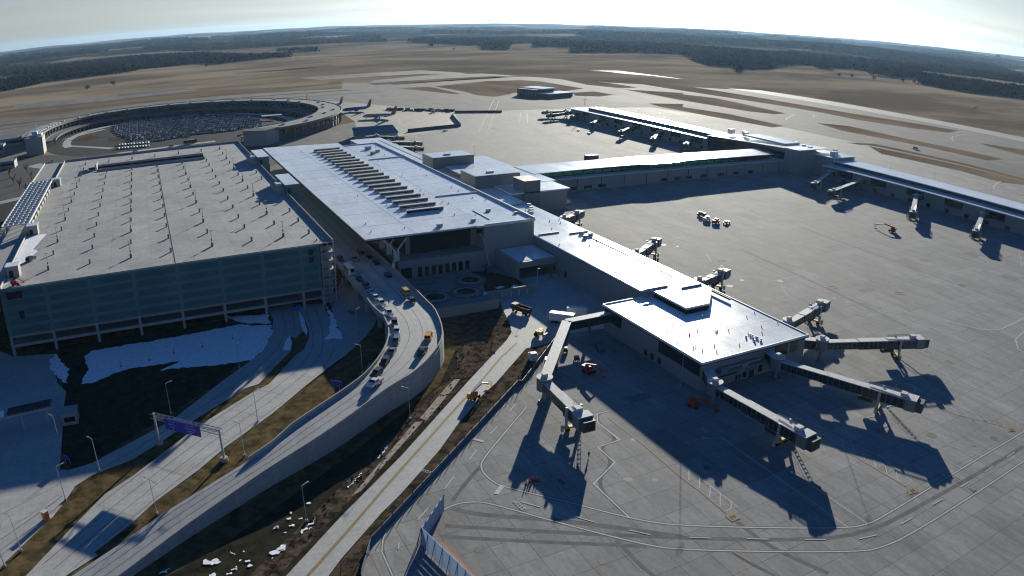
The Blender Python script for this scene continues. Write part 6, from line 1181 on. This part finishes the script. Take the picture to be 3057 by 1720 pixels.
bridge('boarding bridge reaching out right of the strip roof above the tall pole', (183, 206.8), (201, 213.4), 4.8, 4.4, (173, 206))
bridge('boarding bridge in the sun glare on the right of the strip roof', (182, 246), (203, 260.6), 4.8, 4.4, (173, 244))
bridge('boarding bridge right of the strip roof closest to the grey penthouses', (183.5, 307.8), (197.8, 317.6), 4.8, 4.4, (173, 306))
FL = ['nearest to the glazed hall', 'second from the glazed hall', 'third from the glazed hall', 'last before the frame edge']
for (a, b), s in zip((((417, 345), (377.5, 323.6)), ((417, 318.5), (371.5, 303.7)), ((415.5, 272), (375.5, 246.2)), ((416.5, 225), (375.5, 204.8))), FL):
    bridge('boarding bridge of the right far wing, ' + s, a, b, 4.4, 4.0, (423, a[1]), near=True)
for (a, b), s in zip((((411, 492), (393, 473)), ((411, 533), (384, 505)), ((409, 571), (382, 549)), ((412, 630), (389, 605)), ((411, 675), (397, 656))), ('first', 'second', 'third', 'fourth', 'fifth')):
    bridge('boarding bridge of the left far wing, %s from the glazed hall' % s, a, b, 4.4, 4.0, (417, a[1]), near=False)
bridge('boarding bridge off the far tip of the left wing, the upper one', (414, 697), (392, 702), 4.4, 4.0, (420, 690), near=False)
bridge('boarding bridge off the far tip of the left wing, the lower one', (408, 684), (384, 678), 4.4, 4.0, (417, 684), near=False)
for (a, b), s in zip((((182, 578), (203, 566)), ((183, 612), (200, 601)), ((180, 553), (195, 542))), ('middle', 'farthest', 'nearest')):
    bridge('boarding bridge at the far end of the strip roof, the %s of three' % s, a, b, 4.4, 4.0, (173.5, a[1]), near=False)

# ---------------- light poles
def pole(lab, loc, h, rz, arm=1.7, double=False, grp='street lights along the lower roads'):
    t = thing('light_pole', lab, 'light pole', loc, grp, rz)
    MB().tube((0, 0, 0), (0, 0, .5), .35, 8).build('base', m_conc, t, world=False)
    MB().tube((0, 0, .5), (0, 0, h), .1, 6, .055).build('mast', m_steel, t, world=False)
    a = MB().beam((0, 0, h-.1), (arm, 0, h-.1), .12, .12)
    if double: a.beam((0, 0, h-.1), (-arm, 0, h-.1), .12, .12)
    a.build('arm', m_steel, t, world=False)
    l = MB().box(arm-.2, arm+.4, -.14, .14, h-.16, h)
    if double: l.box(-arm-.4, -arm+.2, -.14, .14, h-.16, h)
    l.each('lamp_head', m_steel, t, world=False)
    return t
PL = [((17.7, 183.4), 'on the grass beside the middle road above the gantry'), ((-11.0, 150.5), 'with twin arms at the sandy tip of the median'), ((-32.1, 163.6), 'standing where the left road widens'), ((-24.0, 173.9), 'short of the purple gantry on the left road edge'), ((-4.5, 197.7), 'on the dark grass behind the gantry'),
      ((11.7, 167.7), 'between the middle road and the elevated road'), ((-44.4, 142.2), 'at the lower left corner beside the left road'), ((-41.2, 146.6), 'left of the brown verge below the toilet'), ((20.0, 135.7), 'in the dark ditch by the snow patches'), ((55.4, 168.4), 'at the gravel ditch under the retaining wall'),
      ((64.4-6, 228.6), 'beside the lower road next to the elevated road wall'), ((51.8, 200.0), 'on the dark grass inside the bend'), ((17.9, 219.1), 'at the right end of the snow field'), ((-34.6, 189.8), 'next to the toll booth')]
for i, ((x, y), s) in enumerate(PL): pole('street light '+s, (x, y, .1), 9.2, R(35+90*(i % 2)), double=(i == 1))
pole('light pole at the plaza wall corner beside the service yard', (131.7, 239.6, .2), 9.2, R(-20), .6, grp=None)
AP = [((139.6, 144.9-.9), 'in front of the left pier wall', 13), ((178, 143.2), 'at the right corner of the pier', 17), ((198, 539.8), 'beside the strip roof far back', 12), ((218.4, 492.4), 'behind the farther penthouse', 12)]
AP[0] = ((130.9, 151.5), 'in front of the left pier wall, reaching above the roof', 15.5)
for (x, y), s, h in AP: pole('tall apron light '+s, (x, y, .06), h, R(20), 1.0, True, 'tall apron lights')
mast = thing('light_mast', 'tall lattice-like mast on the tip of the far left wing', 'mast', (432, 688, 12.5)); MB().tube((0, 0, 0), (0, 0, 12), .35, 6, .12).box(-2.2, 2.2, -.15, .15, 6, 6.3).box(-1.2, 1.2, -.15, .15, 9, 9.3).build('mast', m_trim, mast, world=False)
for k in range(13):
    y = 210+k*38
    pole('far light pole along the back edge of the far concourse', (456+2*(k % 2), y, .06), 15, R(90), .8, True, 'far light poles behind the far concourse')

# ---------------- purple sign gantry
A_ = Vector((-8.5, 181.9, .1)); B_ = Vector((6.6, 167.4, .1)); gt = thing('sign_gantry', 'steel truss gantry carrying two purple direction signs over the middle road', 'sign gantry', (-1, 174.6, .1))
u3 = (B_-A_).normalized(); u2 = Vector((-u3.y, u3.x, 0)); zt = 7.6
for P_, nm in ((A_, 'a'), (B_, 'b')):
    MB().tube(P_+Vector((0, 0, 1.0)), P_+Vector((0, 0, zt+1.3)), .28, 8).each('post', m_steel, gt)
    MB().tube(P_, P_+Vector((0, 0, 1.0)), .95, 12).build('footing', m_conc, gt)
tr = MB(); Lg = (B_-A_).length; nseg = 12
for s in (-.55, .55):
    for z in (zt, zt+1.2): tr.tube(A_-u3*.8+u2*s+Vector((0, 0, z)), B_+u3*.5+u2*s+Vector((0, 0, z)), .1, 5)
for i in range(nseg):
    p0 = A_+u3*(Lg*i/nseg); p1 = A_+u3*(Lg*(i+1)/nseg)
    for s in (-.55, .55): tr.tube(p0+u2*s+Vector((0, 0, zt)), p1+u2*s+Vector((0, 0, zt+1.2)), .06, 4)
    for z in (zt, zt+1.2): tr.tube(p0-u2*.55+Vector((0, 0, z)), p1+u2*.55+Vector((0, 0, z)), .05, 4); tr.tube(p0-u2*.55+Vector((0, 0, z)), p0+u2*.55+Vector((0, 0, z)), .05, 4)
tr.build('truss', m_steel, gt)
# traffic comes from the lower left, so the signs face -u2 or +u2, whichever points to the camera
fs = -1 if u2.y > 0 else 1
for k, (a, b, l1, l2, l3) in enumerate(((.2, .44, 'Terminal', 'Departures', 'Arrivals'), (.445, .75, 'Departures', 'Terminal Parking', 'Rental Cars'))):
    p0 = A_+u3*(Lg*a)+u2*fs*.95; p1 = A_+u3*(Lg*b)+u2*fs*.95
    s_ = MB().add([p0+Vector((0, 0, zt-1.7)), p1+Vector((0, 0, zt-1.7)), p1+Vector((0, 0, zt+1.3)), p0+Vector((0, 0, zt+1.3)), p0-u2*fs*.12+Vector((0, 0, zt-1.7)), p1-u2*fs*.12+Vector((0, 0, zt-1.7)), p1-u2*fs*.12+Vector((0, 0, zt+1.3)), p0-u2*fs*.12+Vector((0, 0, zt+1.3))], [(0, 1, 2, 3), (4, 7, 6, 5), (0, 4, 5, 1), (1, 5, 6, 2), (2, 6, 7, 3), (3, 7, 4, 0)]).build('sign_panel', m_purple, gt)
    mid = (p0+p1)/2+u2*fs*.03; ang = math.atan2(u3.y, u3.x) if fs < 0 else math.atan2(-u3.y, -u3.x)
    for j, w in enumerate((l1, l2, l3)):
        tx = text('sign_lettering', w, mid+Vector((0, 0, zt+.75-j*.75)), (math.pi/2, 0, ang), .5, m_text, kind=None)
        tx.parent = s_; tx.location = tx.location-gt.location
    MB().add([mid+u3*-.25+Vector((0, 0, zt-1.25)), mid+u3*.25+Vector((0, 0, zt-1.25)), mid+Vector((0, 0, zt-1.6))], [(0, 1, 2)]).build('sign_arrow', m_text, gt)
sg = thing('road_sign', 'small purple road sign on two legs at the tip of the dark grass', 'road sign', (-32.2, 180.4, .1), None, R(-40)); MB().box(-1, 1, -.05, .05, 1.2, 2.4).build('panel', m_purple, sg, world=False); MB().box(-.8, -.7, -.04, .04, 0, 1.2).box(.7, .8, -.04, .04, 0, 1.2).each('leg', m_steel, sg, world=False)
sg = thing('road_sign', 'long purple sign leaning over the parapet at the bend foot', 'road sign', (41.5, 190.5, .1), None, R(-45)); MB().box(-1.8, 1.8, -.05, .05, 2.6, 4.2).build('panel', m_purple, sg, world=False); MB().box(-1, -.9, -.04, .04, 0, 2.6).box(.9, 1, -.04, .04, 0, 2.6).each('leg', m_steel, sg, world=False)
sg = thing('road_sign', 'purple sign on the snowy island at the garage entrance', 'road sign', (43.3, 255, .3), None, R(0)); MB().box(-1.5, 1.5, -.05, .05, 1.6, 3.2).build('panel', m_purple, sg, world=False); MB().box(-.8, -.7, -.04, .04, 0, 1.6).box(.7, .8, -.04, .04, 0, 1.6).each('leg', m_steel, sg, world=False)
for (x, y, s) in ((66.6, 266.0, 'left'), (84.4, 267.3, 'right')):
    sg = thing('crossing_signal', 'white cabinet with yellow-green pedestrian sign on the %s parapet of the elevated road' % s, 'crossing sign', (x, y, 8.3), 'crossing signs on the elevated road'); MB().box(-.5, .5, -.3, .3, 0, 1.7).build('cabinet', m_white2, sg, world=False); MB().add([(-.7, -.35, 2.5), (0, -.35, 1.8), (.7, -.35, 2.5), (0, -.35, 3.2)], [(0, 1, 2, 3)]).build('sign_face', material('lime_sign_face_'+s, (.45, .55, .03), .5, .4), sg, world=False); MB().tube((0, -.2, 1.7), (0, -.2, 2.6), .06, 5).each('post', m_steel, sg, world=False)
# toll canopy at the left edge
tb = thing('toll_canopy', 'long flat-roofed toll canopy with louvres at the left edge', 'toll plaza', (-55, 205, .1))
d_ = Vector((-35.7+52.6, 204.9-202.9)).normalized()
MB().beam((-90, 198.6, 5.4), (-36.5, 205.0, 5.4), 4.6, .6).build('roof', m_conc, tb); MB().beam((-90, 198.6, 6.0), (-50, 203.4, 6.0), 4.2, .08).build('snow_cover', m_snow, tb)
mb = MB()
for k in range(8): mb.beam((-49, 201.8+k*.55, 6.05), (-37, 203.2+k*.55, 6.05), .12, .3)
mb.each('louvres', m_panel_d, tb); mb = MB()
for k in range(8): x = -88+k*7; mb.box(x, x+.4, 198.8+(x+90)*.12, 199.2+(x+90)*.12, 0, 5.4)
mb.each('post', m_steel, tb)
kb = thing('toll_booth', 'small grey booth building at the right end of the toll canopy', 'booth', (-32.5, 204, .1)); MB().box(-2.2, 2.2, -2.4, 2.4, 0, 3.2).build('wall', m_panel, kb, world=False); MB().box(-2.4, 2.4, -2.6, 2.6, 3.2, 3.5).build('roof', m_conc, kb, world=False); MB().box(-1.5, 1.5, -2.46, -2.4, 1, 2.4).each('window', m_glass, kb, world=False)
# fences round the apron
def fence_run(lab, pts, h, post, mat, ph, name='perimeter_fence', group=None):
    t = thing(name, lab, 'fence', (pts[0][0], pts[0][1], .06), group)
    mb = MB(); pm = MB()
    for a, b in zip(pts[:-1], pts[1:]):
        mb.beam((*a, .06), (*b, .06), .12, h); L = math.hypot(b[0]-a[0], b[1]-a[1]); k = max(1, int(L/post))
        for i in range(k+1): x, y = a[0]+(b[0]-a[0])*i/k, a[1]+(b[1]-a[1])*i/k; pm.box(x-.06, x+.06, y-.06, y+.06, .06, ph)
    mb.build('panel', mat, t); pm.each('post', m_trim, t)
fence_run('low blue-grey sheet fence between service road and apron', [(24, 100), (24.5, 109)]+[tuple(p) for p in D['fence_apron']], 1.25, 4.2, m_fence, 2.4)
fence_run('dark blast wall crossing the far apron to the left wing tip', [(369, 757), (322, 777.5)], 2.2, 5, m_panel_d, 2.3, 'blast_wall', 'dark walls round the old apron')
fence_run('dark blast wall between the far strip roof and the old apron', [(322, 777), (306, 745), (285, 673.5), (228, 663)], 2.6, 5, m_panel_d, 2.7, 'blast_wall', 'dark walls round the old apron')
bf = thing('blast_fence', 'tall slanted blue louvred blast fence at the bottom edge of the apron', 'blast fence', (43, 120, .06))
bp_ = [(48.2, 127.6), (40.9, 119.6), (39.3, 117.2), (43.7, 96)]
lo = MB(); frm = MB()
pts = [(48.2, 127.6), (39.6, 118.6), (43.9, 95)]
for a, b in zip(pts[:-1], pts[1:]):
    a = Vector((*a, 0)); b = Vector((*b, 0)); dd = (b-a).normalized(); nn_ = Vector((dd.y, -dd.x, 0)); nn_ = -nn_ if nn_.x < 0 and a.x > 47 else nn_
    if (a.x > 47): nn_ = Vector((dd.y, -dd.x, 0))
    for k in range(11):
        off = nn_*(-.12*k*.12-.02*k); z = .3+k*.38
        lo.beam(a+off+Vector((0, 0, z)), b+off+Vector((0, 0, z)), .22, .26)
    L = (b-a).length; kk = int(L/2.4)
    for i in range(kk+1):
        p = a+dd*(L*i/kk); frm.tube(p+nn_*.9, p-nn_*.35+Vector((0, 0, 4.6)), .08, 5); frm.tube(p-nn_*.05, p-nn_*.3+Vector((0, 0, 4.6)), .1, 5)
lo.build('louvre', m_blast, bf); frm.build('frame', m_fence, bf)
# traffic cones and barrels
cone = thing('traffic_cone', 'orange traffic cone in the small cluster beside the bridge shadow', 'traffic cone', (68.9, 128.7, .08), 'orange cones on the near apron')
MB().box(-.3, .3, -.3, .3, 0, .06).build('base', m_blk, cone, world=False); MB().tube((0, 0, .06), (0, 0, 1.1), .22, 8, .05).build('cone_body', m_red, cone, world=False)
for x, y in [(69.9, 129.1), (70.6, 129.3), (71.0, 129.5), (71.5, 128.9), (72.0, 128.5)]: dup(cone, (x, y, .08))
for (x, y, s) in ((76.4, 126.4, 'lone orange cone inside the bridge shadow, upper of two'), (76.7, 125.2, 'lone orange cone inside the bridge shadow, lower of two'), (83.2, 129.8, 'orange cone at the edge of the bridge shadow near the yellow box')): dup(cone, (x, y, .08), label=s)
for i, (x, y, s) in enumerate(((-18.2, 235.5, 'nearest to the toll side'), (-9, 236.5, 'second from the left'), (-1, 239, 'third from the left'), (8.5, 240.5, 'nearest to the road'), (19, 243, 'beside the dark debris'))):
    t = thing('survey_stake', 'dark red stake with flag on the snow field, ' + s, 'stake', (x, y, .2), 'stakes on the snow field'); MB().tube((0, 0, 0), (0, 0, .7), .25, 8, .1).build('cone_body', m_red, t, world=False); MB().tube((0, 0, .7), (0, 0, 1.9), .05, 4).build('rod', m_blk, t, world=False)
# pallets and gear under the bent bridge
rg = random.Random(5)
GL = ['grey baggage belt loader in the shade under the bent bridge', 'dark ground power cart left of the red lift', 'dark low cart just above the red lift', 'pale steps unit beside the bent bridge supports', 'dark olive flat trailer against the pier wall']
for (x, y, w_, d_, h, m_), lab in zip(((104.5, 182.5, 3.6, 2.0, 1.6, m_steel), (113.5, 187.5, 1.8, 1.4, 1.3, m_panel_d), (113.5, 180.5, 1.8, 1.4, 1.2, m_panel_d), (101.5, 186.5, 2.6, 2.2, 2.4, m_white2), (124.5, 184.5, 5, 2, .9, m_panel_d)), GL):
    t = thing('ground_cart', lab, 'cart', (x, y, .07), 'ground equipment between the bent bridge and the pier', R(rg.uniform(0, 90)))
    MB().box(-w_/2, w_/2, -d_/2, d_/2, .4, h).build('body', m_, t, world=False); MB().box(-w_/2+.2, w_/4, -d_/2+.1, d_/2-.1, h, h+.35).build('top', m_jb_body, t, world=False)
    for sx in (-1, 1):
        for sy in (-1, 1): MB().tube((sx*w_*.35, sy*d_*.4, .28), (sx*w_*.35, sy*(d_*.4+.2), .28), .28, 8).build('wheel', m_blk, t, world=False)
# piles of material on the old apron
dp = thing('equipment_row', 'dark row of stored ground equipment on the far apron corner', 'equipment', (300, 800, .1))
mb = MB()
for k in range(34):
    x, y = 262+k*1.9+rg.uniform(-2, 2), 842-k*1.6+rg.uniform(-4, 4); s = rg.uniform(.8, 2.2); mb.box(x, x+2.2*s, y, y+s*1.5, .1, .6+s)
mb.each('stored_gear', m_panel_d, dp)
# trees: bare crowns with trunk and limbs
def bare_tree(loc, h, lab, seed, group):
    rr = random.Random(seed); t = thing('bare_tree', lab, 'tree', loc, group)
    tk = MB().tube((0, 0, 0), (0, 0, h*.45), h*.03, 6, h*.018); tips = []
    for k in range(7):
        a = rr.uniform(0, 6.28); e = Vector((math.cos(a)*h*.28, math.sin(a)*h*.28, h*rr.uniform(.6, .95))); s = Vector((0, 0, h*rr.uniform(.25, .45))); tk.tube(s, e, h*.012, 5, h*.005); tips.append((s, e))
    tk.build('trunk', m_bark, t, world=False); cr_m = MB()
    for s, e in tips:
        for q in range(34):
            f = rr.uniform(.3, 1); p = s.lerp(e, f); d = Vector((rr.gauss(0, 1), rr.gauss(0, 1), rr.gauss(.3, .8))).normalized()*h*rr.uniform(.08, .2); n_ = d.orthogonal().normalized()*h*.006
            cr_m.add([p-n_, p+n_, p+d], [(0, 1, 2)])
    cr_m.build('crown', m_bark, t, world=False); return t
TL = [(-88, 560, 8), (-96, 585, 9), (-104, 610, 8), (-92, 620, 7), (-112, 640, 9), (-100, 655, 8), (-118, 600, 9), (-82, 640, 7), (69, 515, 6), (72, 505, 5), (70, 480, 6), (72, 560, 7)]
for i, (x, y, h) in enumerate(TL): bare_tree((x, y, .1), h, 'leafless tree beyond the far left corner of the garage, number %d from the road' % (i+1) if False else ('small leafless tree in the yard behind the garage' if i < 8 else 'small leafless tree in the gap between garage and terminal'), i, 'bare trees behind the garage' if i < 8 else 'bare trees in the gap')
for i, (x, y) in enumerate(((640, 2890), (650, 2885), (1290, 2640), (980, 2370), (-60, 1700), (-110, 1640), (1500, 1240), (1530, 1225), (1570, 1190), (1620, 1140), (1640, 1120), (180, 2230))):
    rr = random.Random(i); t = thing('field_tree', 'lone dark tree clump standing in the dry fields', 'tree', (x, y, relief(x, y)), 'lone trees in the dry fields'); MB().tube((0, 0, 0), (0, 0, 5), .5, 6, .3).build('trunk', m_bark, t, world=False)
    c = MB()
    for k in range(160):
        p = Vector((rr.gauss(0, 2.6), rr.gauss(0, 2.6), 6+rr.gauss(0, 2.0))); q = [p+Vector((rr.uniform(-1, 1), rr.uniform(-1, 1), rr.uniform(-1, 1)))*1.3 for _ in range(3)]; c.add(q, [(0, 1, 2)])
    c.build('crown', m_wood, t, world=False)
# gate over road left edge: guideway kerb ramps
# ---------------- air: even haze over the whole place
hz = MB().box(-26000, 26000, -26000, 26000, -120, 160).build('haze', [])
hz['kind'] = 'stuff'
hm = bpy.data.materials.new('haze_air'); hm.use_nodes = True; ht = hm.node_tree; ht.nodes.clear()
ho = ht.nodes.new('ShaderNodeOutputMaterial'); hv = ht.nodes.new('ShaderNodeVolumePrincipled')
hv.inputs['Color'].default_value = (.40, .64, .95, 1); hv.inputs['Density'].default_value = 1.9e-5; hv.inputs['Anisotropy'].default_value = .4
ht.links.new(hv.outputs[0], ho.inputs['Volume']); hz.data.materials.append(hm)
